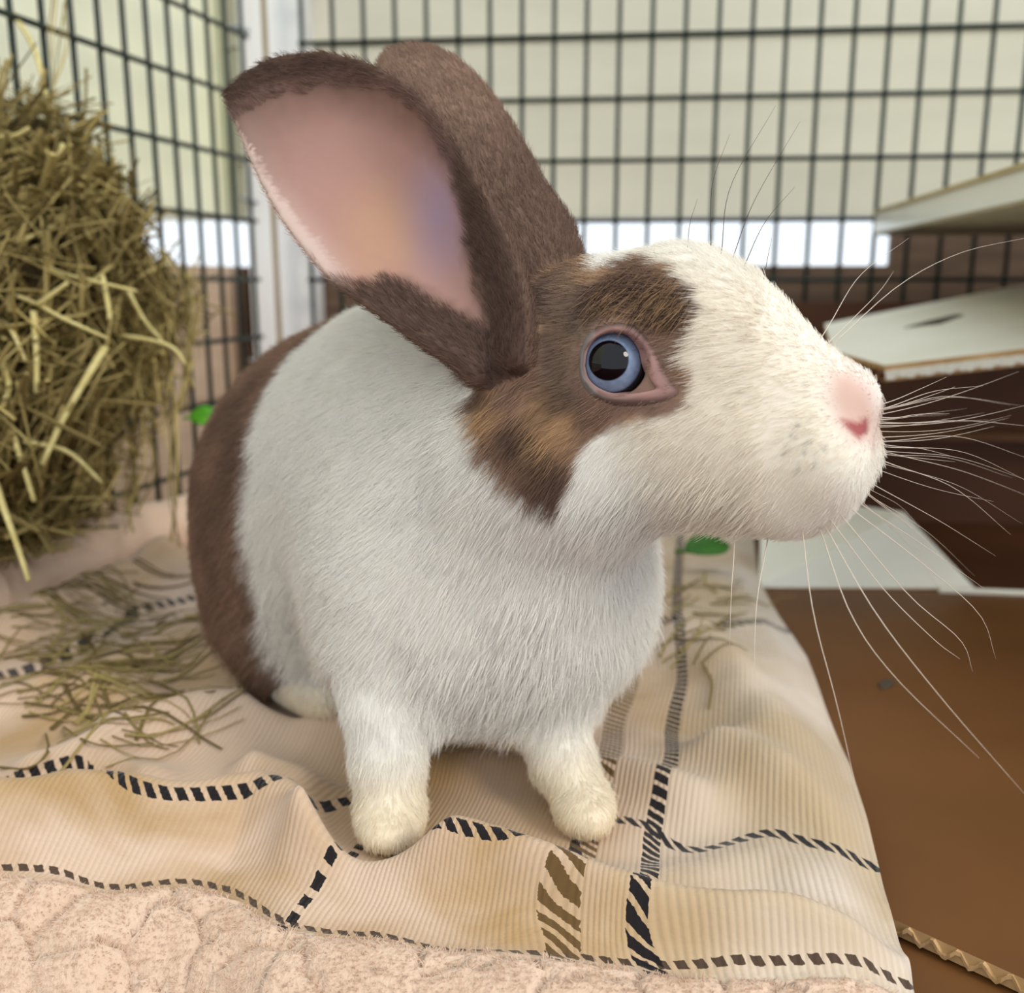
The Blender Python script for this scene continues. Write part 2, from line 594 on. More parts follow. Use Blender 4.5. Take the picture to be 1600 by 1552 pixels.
sl = [on_top(1412, 513), on_top(1468, 507), on_top(1506, 493), on_top(1495, 492), on_top(1450, 502)]
vv = [p + n_top * 0.0004 for p in sl] + [p - n_top * 0.002 for p in sl]
ff = [(0, 1, 2, 3, 4), (9, 8, 7, 6, 5)] + [(i, i + 5, (i + 1) % 5 + 5, (i + 1) % 5) for i in range(5)]
o = boxpart('hand_slot_shade', vv, ff, M_SLOTSHADE_SCUFF)  # solid dark inset, its colour stands for the shade in the slit
o['label'] = 'narrow slit in the white top, its shade a dark inset'
# small dark scuff and crease on the brown flap
pp = [ground(1372, 1070, BOXF + 0.0002), ground(1384, 1062, BOXF + 0.0002), ground(1398, 1066, BOXF + 0.0002), ground(1392, 1074, BOXF + 0.0002), ground(1378, 1078, BOXF + 0.0002)]
vv = [p + nz * 0.0006 for p in pp] + [p - nz * 0.001 for p in pp]
boxpart('scuff', vv, ff, M_SLOTSHADE_SCUFF)

# ------------------------------------------------------------------ blanket
BZ = 0.0


def tps_fit(pts, vals, lam=1e-6):
    pts = np.asarray(pts, float)
    n = len(pts)
    d = np.linalg.norm(pts[:, None] - pts[None], axis=2)
    K = np.where(d > 0, d * d * np.log(d + 1e-12), 0) + lam * np.eye(n)
    Q = np.hstack([np.ones((n, 1)), pts])
    A = np.zeros((n + 3, n + 3))
    A[:n, :n] = K
    A[:n, n:] = Q
    A[n:, :n] = Q.T
    w = np.linalg.solve(A, np.concatenate([vals, np.zeros(3)]))
    return pts, w


def tps_eval(fit, x):
    pts, w = fit
    out = np.zeros(len(x))
    for i in range(0, len(x), 20000):
        xx = x[i:i + 20000]
        d = np.linalg.norm(xx[:, None] - pts[None], axis=2)
        out[i:i + 20000] = np.where(d > 0, d * d * np.log(d + 1e-12), 0) @ w[:len(pts)] + w[-3] + xx @ w[-2:]
    return out


R1 = [(-60, 1362), (0, 1356), (100, 1364), (190, 1386), (300, 1376), (380, 1400), (450, 1443), (600, 1462), (850, 1490), (1000, 1506), (1150, 1500), (1300, 1498), (1400, 1532)]
R2 = [(60, 1205), (130, 1195), (200, 1222), (260, 1240), (340, 1240), (420, 1217), (540, 1252), (690, 1285), (800, 1300), (890, 1305), (1020, 1297), (1100, 1328), (1200, 1302), (1300, 1325), (1370, 1355)]
R3 = [(20, 1052), (80, 1032), (140, 1000), (230, 950), (1130, 978), (1230, 986)]
C1 = [(450, 1443), (475, 1410), (500, 1370), (515, 1345), (560, 1325), (620, 1260), (690, 1150), (725, 1118)]
CB = [(880, 1470), (872, 1430), (862, 1400), (890, 1350), (940, 1220), (960, 1130), (985, 1040)]
C2 = [(1022, 1512), (992, 1450), (1000, 1400), (1020, 1300), (1050, 1180), (1066, 1060), (1062, 990), (1058, 930)]
gxy = lambda L: [ground(*p)[:2] for p in L]

# folds: crest polylines in photo pixels on the ground, height, half width (m)
CRESTS = [
    ([(-50, 1310), (120, 1300), (260, 1300), (400, 1285), (520, 1330)], 0.011, 0.012),
    ([(480, 1345), (600, 1370), (780, 1395), (950, 1440), (1150, 1475), (1420, 1500)], 0.010, 0.0075),
    ([(180, 1172), (330, 1140), (470, 1135), (560, 1150)], 0.009, 0.014),
    ([(60, 1215), (160, 1205), (230, 1235)], 0.005, 0.010),
    ([(400, 1225), (520, 1255), (600, 1290)], 0.006, 0.009),
    ([(680, 1205), (800, 1205), (960, 1225), (1080, 1260)], 0.005, 0.011),
    ([(640, 1350), (820, 1360), (1000, 1385), (1200, 1345), (1380, 1400)], 0.003, 0.012),
    ([(1080, 1010), (1150, 1080), (1230, 1160), (1340, 1260)], 0.009, 0.018),
    ([(1120, 1190), (1200, 1230), (1300, 1290), (1370, 1330)], 0.006, 0.011),
    ([(20, 1000), (130, 950), (260, 880)], 0.010, 0.016),
    ([(150, 1060), (300, 1020), (420, 1080)], 0.006, 0.016),
    ([(-40, 1120), (80, 1100), (200, 1105)], 0.006, 0.014),
]


def seg_dist(x, line):
    line = np.asarray(line)
    d = np.full(len(x), 1e9)
    for a, b in zip(line[:-1], line[1:]):
        ab = b - a
        h = np.clip(((x - a) @ ab) / (ab @ ab), 0, 1)
        d = np.minimum(d, np.linalg.norm(x - a - h[:, None] * ab, axis=1))
    return d


r1_line = np.array(gxy(R1))
right_px = [(1190, 900), (1208, 930), (1262, 1010), (1330, 1180), (1372, 1330), (1402, 1430), (1440, 1552), (1470, 1700)]
rl = np.array(sorted([tuple(g[::-1]) for g in gxy(right_px)]))          # (y, x) pairs sorted by y
yy0, yy1 = 0.165, 0.80
ny, nx = 420, 330
ys = np.linspace(yy0, yy1, ny)
xr = np.interp(ys, rl[:, 0], rl[:, 1])
xr = np.where(ys > rl[-1, 0], rl[-1, 1] + (ys - rl[-1, 0]) * 0.2, xr)
xl = np.maximum(CORNER[0] + (ys - CORNER[1]) * math.tan(LEFT_ANG) + 0.012, -0.34)
xl = np.where(ys < 0.45, np.minimum(xl, -0.30), xl)
S = np.linspace(0, 1, nx)
X = xl[:, None] + (xr - xl)[:, None] * S[None]
Y = np.repeat(ys[:, None], nx, 1)
xy = np.stack([X.ravel(), Y.ravel()], -1)


def base_height(xy):
    z = np.zeros(len(xy))
    for line, h, w in CRESTS:
        d = seg_dist(xy, np.array([ground(*p)[:2] for p in line]))
        z += h * np.exp(-(d / w) ** 2)
    p3 = np.column_stack([xy, np.zeros(len(xy))])
    z += 0.0022 * vnoise(p3, 22, 3) + 0.001 * vnoise(p3, 60, 4)
    # distance in front of the seam: the edge rolls down
    yl = np.interp(xy[:, 0], r1_line[:, 0], r1_line[:, 1])
    front = np.clip(yl - xy[:, 1], 0, None)
    seam = np.exp(-((yl - xy[:, 1]) / 0.004) ** 2)
    return z, front, seam


idx = np.arange(ny * nx).reshape(ny, nx)
quads = np.stack([idx[:-1, :-1], idx[:-1, 1:], idx[1:, 1:], idx[1:, :-1]], -1).reshape(-1, 4)
for it in range(3):
    z, front, seam = base_height(xy)
    calm = smoothstep(0.05, 0.0, front)
    edge_r = (xr[:, None] - X).ravel()
    z = 1.7 * z * (0.35 + 0.65 * calm) * (0.25 + 0.75 * smoothstep(0.0, 0.04, edge_r)) - 0.0025 * seam - 0.006 * smoothstep(0.016, 0.0, edge_r)
    for q_ in ((610, 1318), (608, 1290), (606, 1265), (908, 1295), (908, 1268), (492, 1112), (470, 1095)):      # pressed flat under the paws
        w_ = smoothstep(0.030, 0.012, np.linalg.norm(xy - ground(*q_)[:2], axis=1))
        z = z * (1 - w_) + 0.0005 * w_
    z -= 0.75 * front * smoothstep(0.0, 0.05, front) + 0.1 * front
    if it == 2:
        break
    tmp_bvh = BVHTree.FromPolygons(np.column_stack([xy, z]).tolist(), quads.tolist())

    def hit_xy(px, py):
        h = tmp_bvh.ray_cast(Vector(CAM), Vector(ray(px, py)).normalized())
        return np.array(h[0])[:2] if h[0] is not None else ground(px, py)[:2]

    gxy = lambda L: [hit_xy(*p) for p in L]
    r1_line = np.array(sorted([tuple(p) for p in gxy(R1)]))
vfit = tps_fit(gxy(R1) + gxy(R2) + gxy(R3), np.array([0.0] * len(R1) + [0.08] * len(R2) + [0.24] * len(R3)), 1e-5)
ufit = tps_fit(gxy(C1) + gxy(CB) + gxy(C2), np.array([-0.085] * len(C1) + [0.005] * len(CB) + [0.03] * len(C2)), 1e-5)
# sherpa curls: cell relief in front of the seam
cells = rng.random((300, 2)) * np.array([0.75, 0.14]) + np.array([-0.36, 0.15])
d1 = np.full(len(xy), 1e9)
d2 = np.full(len(xy), 1e9)
sel = np.where(front > 0.002)[0]
xs = xy[sel] + 0.002 * np.stack([vnoise(np.column_stack([xy[sel], np.zeros(len(sel))]), 150, 5), vnoise(np.column_stack([xy[sel], np.zeros(len(sel))]), 150, 6)], -1)
dd = np.sort(np.linalg.norm(xs[:, None] - cells[None], axis=2), axis=1)[:, :2]
crack = smoothstep(0.0, 0.0020, dd[:, 1] - dd[:, 0])
z[sel] += 0.0032 * (crack - 0.6) * smoothstep(0.002, 0.008, front[sel])
V = np.column_stack([xy, z + BZ])
# faces split in two parts: plaid face and sherpa border
uu = tps_eval(ufit, xy)
vv_ = tps_eval(vfit, xy)
qfront = front[quads].mean(1)
G3 = V.reshape(ny, nx, 3)
gi_, gj_ = np.gradient(G3, axis=0), np.gradient(G3, axis=1)
E_, F_c, G_ = (gi_ * gi_).sum(-1), (gi_ * gj_).sum(-1), (gj_ * gj_).sum(-1)
DET = np.maximum(E_ * G_ - F_c * F_c, 1e-16)


def metric(f):
    """distance on the cloth for a field with its level set at zero"""
    f = f.reshape(ny, nx)
    a, b_ = np.gradient(f, axis=0), np.gradient(f, axis=1)
    g2 = (G_ * a * a - 2 * F_c * a * b_ + E_ * b_ * b_) / DET
    g1 = np.sqrt(np.maximum(g2, 1e-4))
    for _ in range(6):
        g1[1:-1, 1:-1] = (g1[1:-1, 1:-1] * 2 + g1[:-2, 1:-1] + g1[2:, 1:-1] + g1[1:-1, :-2] + g1[1:-1, 2:]) / 6
    return (f / g1).ravel()


LINES = {'seam_line': metric(vv_), 'row_line': metric(vv_ - 0.08), 'far_row_line': metric(vv_ - 0.24),
         'thin_column_line': metric(uu + 0.085), 'brown_column_line': metric(uu - 0.005), 'dark_column_line': metric(uu - 0.03)}


def plaid_material():
    m, nt, b = new_mat('cream_plaid_ribbed_fleece', 0.95, 0.1)
    b.inputs['Sheen Weight'].default_value = 0.25
    uv = N(nt, 'ShaderNodeUVMap')
    uv.uv_map = 'cloth'
    sp = N(nt, 'ShaderNodeSeparateXYZ')
    nt.links.new(uv.outputs[0], sp.inputs[0])
    u, w = sp.outputs[0], sp.outputs[1]
    nz_ = N(nt, 'ShaderNodeTexNoise', Scale=14.0, Detail=3.0)
    nt.links.new(uv.outputs[0], nz_.inputs['Vector'])
    nf = N(nt, 'ShaderNodeTexNoise', Scale=420.0, Detail=2.0)
    nt.links.new(uv.outputs[0], nf.inputs['Vector'])
    patch = N(nt, 'ShaderNodeMapRange')
    patch.inputs['From Min'].default_value = 0.38
    patch.inputs['From Max'].default_value = 0.62
    nt.links.new(nz_.outputs['Fac'], patch.inputs['Value'])
    # ivory towards u > 0, beige towards u < 0, blended smoothly
    side = N(nt, 'ShaderNodeMapRange', interpolation_type='SMOOTHSTEP')
    side.inputs['From Min'].default_value = -0.01
    side.inputs['From Max'].default_value = 0.07
    nt.links.new(u, side.inputs['Value'])
    beige = mixc(nt, patch.outputs[0], srgb(182, 150, 108), srgb(216, 190, 168))
    ivory = mixc(nt, patch.outputs[0], srgb(198, 178, 148), srgb(222, 210, 196))
    col = mixc(nt, mathn(nt, 'MULTIPLY', side.outputs[0], 0.75), beige, ivory)
    # ribs across v
    rib = mathn(nt, 'ADD', mathn(nt, 'MULTIPLY', mathn(nt, 'SINE', mathn(nt, 'MULTIPLY', u, 2 * math.pi / 0.0021)), 0.5), 0.5)
    col = mixc(nt, mathn(nt, 'MULTIPLY', rib, 0.14), col, srgb(150, 112, 70))

    def line(att, half):
        a = N(nt, 'ShaderNodeAttribute')
        a.attribute_name = att
        d = mathn(nt, 'ABSOLUTE', a.outputs['Fac'])
        d = mathn(nt, 'ADD', d, mathn(nt, 'MULTIPLY', mathn(nt, 'SUBTRACT', nf.outputs['Fac'], 0.5), 0.0012))
        return mathn(nt, 'LESS_THAN', d, half), a.outputs['Fac']

    tco = N(nt, 'ShaderNodeTexCoord')
    spo = N(nt, 'ShaderNodeSeparateXYZ')
    nt.links.new(tco.outputs['Object'], spo.inputs[0])

    def dash(along, across, period, slant, duty):
        s = mathn(nt, 'ADD', along, mathn(nt, 'MULTIPLY', across, slant))
        s = mathn(nt, 'ADD', s, mathn(nt, 'MULTIPLY', nf.outputs['Fac'], 0.0009))
        fr = mathn(nt, 'FRACT', mathn(nt, 'DIVIDE', s, period))
        return mathn(nt, 'LESS_THAN', fr, duty)

    dark = srgb(34, 30, 32)
    brown = srgb(104, 80, 48)
    for att, half, cc in (('seam_line', 0.0011, srgb(82, 66, 54)), ('row_line', 0.0022, dark), ('far_row_line', 0.0050, srgb(56, 44, 40))):
        k, ac = line(att, half)
        col = mixc(nt, mathn(nt, 'MULTIPLY', k, dash(spo.outputs[0], ac, 0.0046, 0.6, 0.62)), col, cc)
    for att, half, cc, du, pr, sl_ in (('thin_column_line', 0.0016, dark, 0.62, 0.0040, 0.5), ('brown_column_line', 0.0042, brown, 0.55, 0.0036, 0.9), ('dark_column_line', 0.0027, dark, 0.68, 0.0034, 0.8)):
        k, ac = line(att, half)
        col = mixc(nt, mathn(nt, 'MULTIPLY', k, dash(spo.outputs[1], ac, pr, sl_, du)), col, cc)
    nt.links.new(col, b.inputs['Base Color'])
    hgt = mathn(nt, 'ADD', mathn(nt, 'MULTIPLY', rib, 0.6), mathn(nt, 'MULTIPLY', nf.outputs['Fac'], 0.8))
    bp = N(nt, 'ShaderNodeBump', Strength=0.5, Distance=0.0008)
    nt.links.new(hgt, bp.inputs['Height'])
    nt.links.new(bp.outputs[0], b.inputs['Normal'])
    return m


def sherpa_material():
    m, nt, b = new_mat('pinkish_beige_sherpa_pile', 1.0, 0.05)
    b.inputs['Sheen Weight'].default_value = 0.35
    tc = N(nt, 'ShaderNodeTexCoord')
    n1 = N(nt, 'ShaderNodeTexNoise', Scale=60.0, Detail=5.0)
    nt.links.new(tc.outputs['Object'], n1.inputs['Vector'])
    n2 = N(nt, 'ShaderNodeTexNoise', Scale=900.0, Detail=2.0)
    nt.links.new(tc.outputs['Object'], n2.inputs['Vector'])
    col = mixc(nt, n1.outputs['Fac'], srgb(216, 184, 158), srgb(230, 204, 182))
    nt.links.new(col, b.inputs['Base Color'])
    bp = N(nt, 'ShaderNodeBump', Strength=0.7, Distance=0.0012)
    nt.links.new(mathn(nt, 'ADD', n2.outputs['Fac'], n1.outputs['Fac']), bp.inputs['Height'])
    nt.links.new(bp.outputs[0], b.inputs['Normal'])
    return m


M_PLAID = plaid_material()
M_SHERPA = sherpa_material()
blanket = empty('blanket', (0.0, 0.40, FLOOR_Z))
tag(blanket, 'cream plaid fleece blanket with dark dashed lines under the rabbit', 'blanket')


def sub_sheet(name, mask, mat, thick):
    q = quads[mask]
    used = np.unique(q)
    remap = np.full(len(V), -1)
    remap[used] = np.arange(len(used))
    me = bpy.data.meshes.new(name)
    me.from_pydata(V[used].tolist(), [], remap[q].tolist())
    me.polygons.foreach_set('use_smooth', np.ones(len(me.polygons), bool))
    uvl = me.uv_layers.new(name='cloth')
    li = np.empty(len(me.loops), int)
    me.loops.foreach_get('vertex_index', li)
    uvl.data.foreach_set('uv', np.stack([uu[used][li], vv_[used][li]], -1).ravel())
    for ln_, val in LINES.items():
        at_ = me.attributes.new(ln_, 'FLOAT', 'POINT')
        at_.data.foreach_set('value', val[used].astype(np.float32))
    o = data_obj(name, me, mat)
    under(o, blanket)
    md = o.modifiers.new('thickness', 'SOLIDIFY')
    md.thickness = thick
    md.offset = -1
    return o


sub_sheet('plaid_face', qfront < 0.0045, M_PLAID, 0.006)
sub_sheet('sherpa_border', qfront >= 0.0045, M_SHERPA, 0.008)
# folded layers underneath carry the blanket down to the floor
ki = np.arange(0, ny, 6)
lay_t, lay_b = [], []
cols = np.linspace(0, nx - 1, 60).astype(int)
kk = [i for i in ki if ys[i] > 0.255]
for i in kk:
    for j in cols:
        jj = min(max(j, 0), nx - 1)
        p = V[i * nx + jj]
        s_ = min(max(p[0], xl[i] + 0.01), xr[i] - 0.036)
        lay_t.append((s_, p[1], max(p[2] - 0.016, -0.02)))
        lay_b.append((s_, p[1], FLOOR_Z))
nr, nc = len(kk), len(cols)
ff = []
for a in range(nr - 1):
    for b_ in range(nc - 1):
        i0 = a * nc + b_
        ff.append((i0, i0 + 1, i0 + nc + 1, i0 + nc))
        ff.append(tuple(x + nr * nc for x in (i0, i0 + nc, i0 + nc + 1, i0 + 1)))
for a in range(nr - 1):
    for b_ in (0, nc - 1):
        i0 = a * nc + b_
        ff.append((i0, i0 + nc, i0 + nc + nr * nc, i0 + nr * nc))
for b_ in range(nc - 1):
    for a in (0, nr - 1):
        i0 = a * nc + b_
        ff.append((i0, i0 + 1, i0 + 1 + nr * nc, i0 + nr * nc))
under(mesh_obj('folded_layer', lay_t + lay_b, ff, M_SHERPA, None, True), blanket)
# rolled edge lying against the left fence
rc = resample([P(-90, 935, 0.50), P(0, 915, 0.53), P(110, 885, 0.57), P(210, 850, 0.615), P(300, 820, 0.66), P(380, 800, 0.70)], 60)
rc[:, 0] = np.maximum(rc[:, 0], CORNER[0] + (rc[:, 1] - CORNER[1]) * math.tan(LEFT_ANG) + 0.033)
vv, ff = tube_vf(rc, 0.0235 - 0.004 * np.linspace(0, 1, 60), 28)
vv = np.array(vv)
cc = np.repeat(rc, 28, 0)
dirs = vv - cc
nzv = vnoise(vv, 60, 8) * 0.12 + vnoise(vv, 160, 9) * 0.06
vv = cc + dirs * (1 + nzv)[:, None]
vv[:, 2] = np.maximum(vv[:, 2], 0.002)
o = under(mesh_obj('rolled_edge', vv, ff, M_SHERPA, None, True), blanket)
o['label'] = 'rolled up sherpa edge against the wire'

# short pile standing on the sherpa border
sh_q = quads[qfront >= 0.0045]
npile = 42000
pf = sh_q[rng.integers(0, len(sh_q), npile)]
wq = rng.dirichlet(np.ones(4), npile)
pp0 = np.einsum('nk,nkd->nd', wq, V[pf])
pn = np.cross(V[pf[:, 2]] - V[pf[:, 0]], V[pf[:, 3]] - V[pf[:, 1]])
pn /= np.linalg.norm(pn, axis=1)[:, None]
pn[pn[:, 2] < 0] *= -1
cl = np.stack([vnoise(pp0, 260, 51), vnoise(pp0, 260, 52), vnoise(pp0, 260, 53)], -1)
pd = pn * 0.9 + 0.4 * cl + 0.22 * rng.normal(size=pp0.shape) + np.array([0, -0.25, -0.2])
pd /= np.linalg.norm(pd, axis=1)[:, None]
pl = rng.uniform(0.0007, 0.0017, npile)[:, None]
PK = np.stack([pp0, pp0 + pd * pl * 0.5, pp0 + (pd + 0.4 * cl) * pl], 1).astype(np.float32)
cu = bpy.data.hair_curves.new('pile')
cu.add_curves([3] * npile)
cu.attributes['position'].data.foreach_set('vector', PK.reshape(-1))
ra = cu.attributes.get('radius') or cu.attributes.new('radius', 'FLOAT', 'POINT')
ra.data.foreach_set('value', np.tile(np.array([0.00013, 0.00011, 0.00004], np.float32), npile))
under(data_obj('pile', cu, M_SHERPA), blanket)['kind'] = 'stuff'

bl_bvh = BVHTree.FromPolygons(V.tolist(), quads.tolist())


def on_blanket(px, py):
    h = bl_bvh.ray_cast(Vector(CAM), Vector(ray(px, py)).normalized())
    return np.array(h[0]) if h[0] is not None else ground(px, py)

def blanket_z(x, y):
    h = bl_bvh.ray_cast(Vector((float(x), float(y), 0.2)), Vector((0, 0, -1)))
    return h[0].z if h[0] is not None else 0.0


# ------------------------------------------------------------------ rabbit: distance field of one continuous body
VOX = 0.00125
G0 = np.array([-0.185, 0.195, -0.012])
G1 = np.array([0.135, 0.580, 0.262])
DIM = np.ceil((G1 - G0) / VOX).astype(int)
GX = G0[0] + VOX * np.arange(DIM[0], dtype=np.float32)
GY = G0[1] + VOX * np.arange(DIM[1], dtype=np.float32)
GZ = G0[2] + VOX * np.arange(DIM[2], dtype=np.float32)


def blank():
    return np.full(DIM, 0.05, np.float32)


def smin(a, b, k):
    h = np.maximum(k - np.abs(a - b), 0) / k
    return np.minimum(a, b) - h * h * (k * 0.25)


def window(lo, hi):
    i0 = np.clip(np.floor((np.asarray(lo) - G0) / VOX).astype(int), 0, DIM)
    i1 = np.clip(np.ceil((np.asarray(hi) - G0) / VOX).astype(int) + 1, 0, DIM)
    sl = tuple(slice(a, b) for a, b in zip(i0, i1))
    return sl, GX[sl[0]][:, None, None], GY[sl[1]][None, :, None], GZ[sl[2]][None, None, :]


PAD = 0.035


def ell(F, cen, axes, rad, k, cut=False):
    cen, axes, rad = np.asarray(cen), np.asarray(axes, float), np.asarray(rad, float)
    ext = np.abs(axes.T) @ rad + PAD
    sl, x, y, zz_ = window(cen - ext, cen + ext)
    q = []
    for i in range(3):
        q.append(((x - cen[0]) * axes[i, 0] + (y - cen[1]) * axes[i, 1] + (zz_ - cen[2]) * axes[i, 2]).astype(np.float32))
    k0 = np.sqrt(sum((q[i] / rad[i]) ** 2 for i in range(3)))
    k1 = np.sqrt(sum((q[i] / rad[i] ** 2) ** 2 for i in range(3)))
    d = k0 * (k0 - 1) / np.maximum(k1, 1e-6)
    if cut:
        F[sl] = -smin(-F[sl], d, k)
    else:
        F[sl] = smin(F[sl], d, k)


def cone(F, a, ra, b, rb, k):
    a, b = np.asarray(a), np.asarray(b)
    r = max(ra, rb) + PAD
    sl, x, y, zz_ = window(np.minimum(a, b) - r, np.maximum(a, b) + r)
    ab = b - a
    h = np.clip(((x - a[0]) * ab[0] + (y - a[1]) * ab[1] + (zz_ - a[2]) * ab[2]) / (ab @ ab), 0, 1)
    d = np.sqrt((x - a[0] - h * ab[0]) ** 2 + (y - a[1] - h * ab[1]) ** 2 + (zz_ - a[2] - h * ab[2]) ** 2) - (ra + (rb - ra) * h)
    F[sl] = smin(F[sl], d.astype(np.float32), k)


# head frame
HYAW = math.radians(27)
HF = np.array([math.cos(HYAW), -math.sin(HYAW), 0])      # where the nose points
HL = np.array([math.sin(HYAW), math.cos(HYAW), 0])       # the animal's left, away from the camera
NOSE0 = P(1345, 655, 0.245)


def SAG(px, py, lat=0.0):
    r_ = ray(px, py)
    o_ = NOSE0 + HL * lat
    return CAM + r_ * (((o_ - CAM) @ HL) / (r_ @ HL))


def head_ell(F, px, py, rx, rz, lat, th=0.0, k=0.012, side=0.0, cut=False):
    """ellipsoid on the head's mid plane: centre and radii in pixels, lateral radius in metres"""
    cen = SAG(px, py) + HL * side
    s = ((cen - CAM) @ FWD) / FPX
    c_, s_ = math.cos(math.radians(th)), math.sin(math.radians(th))
    upz = np.array([0, 0, 1.0])
    ax = [HF * c_ + upz * s_, HL, -HF * s_ + upz * c_]
    ell(F, cen, ax, (rx * s, lat, rz * s), k, cut)


HEADF = blank()
head_ell(HEADF, 945, 545, 150, 140, 0.0225, 0)                 # cranium
head_ell(HEADF, 945, 700, 150, 130, 0.0225, 0)                 # cheek
head_ell(HEADF, 1085, 590, 150, 165, 0.0205, -15, k=0.015)     # face
head_ell(HEADF, 1140, 700, 165, 118, 0.0190, -5, k=0.015)      # jaw
cone(HEADF, SAG(1070, 480), 0.0145, SAG(1295, 625), 0.0095, 0.012)      # nose bridge
head_ell(HEADF, 1265, 705, 85, 105, 0.0150, -10, k=0.012)      # muzzle
head_ell(HEADF, 1330, 630, 32, 40, 0.0072, -30, k=0.006)       # nose tip
for sgn in (-1, 1):
    head_ell(HEADF, 1304, 715, 62, 72, 0.0088, 0, k=0.0045, side=sgn * 0.0098)   # whisker pads
head_ell(HEADF, 1240, 775, 80, 52, 0.011, 10, k=0.010)         # chin

BODYF = blank()
I3 = np.eye(3)
AX_ANG = math.radians(-48)                                      # heading of the trunk in plan
BF = np.array([math.cos(AX_ANG), math.sin(AX_ANG), 0])
BS = np.array([-BF[1], BF[0], 0])
BAX = [BF, BS, np.array([0, 0, 1.0])]


def wpx(px, py, t, r):
    return P(px, py, t), r * t / FPX


c_, r_ = wpx(585, 800, 0.425, 270)
ell(BODYF, c_, BAX, (0.082, 0.072, 0.078), 0.03)                # rump
c_, r_ = wpx(665, 770, 0.375, 250)
ell(BODYF, c_, BAX, (0.075, 0.058, 0.062), 0.03)                # ribs
c_, r_ = wpx(770, 880, 0.33, 220)
ell(BODYF, c_, BAX, (0.046, 0.048, 0.052), 0.03)                # chest
c_, r_ = wpx(640, 930, 0.325, 130)
ell(BODYF, c_, I3, (0.028, 0.03, 0.036), 0.025)                 # near shoulder
c_, r_ = wpx(866, 925, 0.325, 130)
ell(BODYF, c_, I3, (0.029, 0.03, 0.027), 0.022)                 # far shoulder
cone(BODYF, P(700, 680, 0.355), 0.046, P(850, 690, 0.292), 0.033, 0.03)     # neck
c_, r_ = wpx(450, 930, 0.40, 110)
ell(BODYF, c_, BAX, (0.036, 0.026, 0.036), 0.02)                # near haunch
c_, r_ = wpx(800, 960, 0.47, 110)
ell(BODYF, c_, BAX, (0.036, 0.03, 0.036), 0.02)                 # far haunch

LEGF = blank()


def chain(F, pts, k):
    for (a, b_) in zip(pts[:-1], pts[1:]):
        (pa, ra), (pb, rb) = wpx(*a), wpx(*b_)
        cone(F, pa, ra, pb, rb, k)


chain(LEGF, [(600, 1020, 0.312, 74), (603, 1110, 0.306, 58), (606, 1185, 0.305, 51), (610, 1255, 0.304, 49)], 0.006)
chain(LEGF, [(855, 1040, 0.328, 72), (858, 1120, 0.322, 54), (880, 1190, 0.318, 44), (906, 1250, 0.312, 38)], 0.006)
c_, r_ = wpx(612, 1266, 0.3025, 50)
c_[2] = blanket_z(c_[0], c_[1]) + 0.0075
ell(LEGF, c_ + np.array([0, -0.004, -0.001]), I3, (0.0102, 0.0125, 0.0080), 0.006)    # near paw
c_, r_ = wpx(908, 1254, 0.309, 40)
c_[2] = blanket_z(c_[0], c_[1]) + 0.0070
ell(LEGF, c_ + np.array([0.001, -0.003, -0.001]), I3, (0.0092, 0.0115, 0.0078), 0.006)
FOOTD = np.array([0.45, -0.9, 0])
FOOTD /= np.linalg.norm(FOOTD)
FOOTS = np.array([-FOOTD[1], FOOTD[0], 0])
for (px, py, t) in ((492, 1096, 0.385), (720, 1050, 0.46)):
    c_ = P(px, py, t)
    c_[2] = blanket_z(c_[0], c_[1]) + 0.012
    ell(LEGF, c_ - FOOTD * 0.018, [FOOTD, FOOTS, np.array([0, 0, 1.0])], (0.042, 0.0125, 0.0115), 0.008)      # hind feet
c_ = P(640, 940, 0.52)
ell(BODYF, c_, I3, (0.024, 0.022, 0.022), 0.015)                # tail, behind

# ears as curved sheets between two traced edges
EARP, EARR, EARN, EART, EARL, EARS, EARID = [], [], [], [], [], [], []


def ear(idn, edge_a, edge_b, bow, r_mid, r_edge, nl=90, ns=46):
    A = resample([P(*p) for p in edge_a], nl)
    B = resample([P(*p) for p in edge_b], nl)
    l = np.linspace(0, 1, nl)
    s = np.linspace(-1, 1, ns)
    mid = (A + B) / 2
    away = (mid - CAM)
    away /= np.linalg.norm(away, axis=1)[:, None]
    width = np.linalg.norm(A - B, axis=1)
    pts = A[:, None] * (1 - s[None, :, None]) / 2 + B[:, None] * (1 + s[None, :, None]) / 2
    pts = pts + away[:, None] * (np.asarray(bow(l)) * width)[:, None, None] * (1 - np.abs(s) ** 2.2)[None, :, None]
    tl = np.gradient(pts, axis=0)
    ts = np.gradient(pts, axis=1)
    n = np.cross(tl, ts)
    n /= np.linalg.norm(n, axis=2)[..., None] + 1e-12
    flip = np.sum(n * away[:, None], axis=2) > 0
    n[flip] *= -1                                    # towards the camera side of the sheet
    r = r_edge + (r_mid - r_edge) * (1 - np.abs(s) ** 3)[None, :] + 0.0022 * smoothstep(0.3, 0.0, l)[:, None]
    EARP.append(pts.reshape(-1, 3))
    EARR.append((r + np.zeros((nl, ns))).ravel())
    EARN.append(n.reshape(-1, 3))
    tl /= np.linalg.norm(tl, axis=2)[..., None] + 1e-12
    EART.append(tl.reshape(-1, 3))
    EARL.append(np.repeat(l, ns))
    EARS.append(np.tile(s, nl))
    EARID.append(np.full(nl * ns, idn))


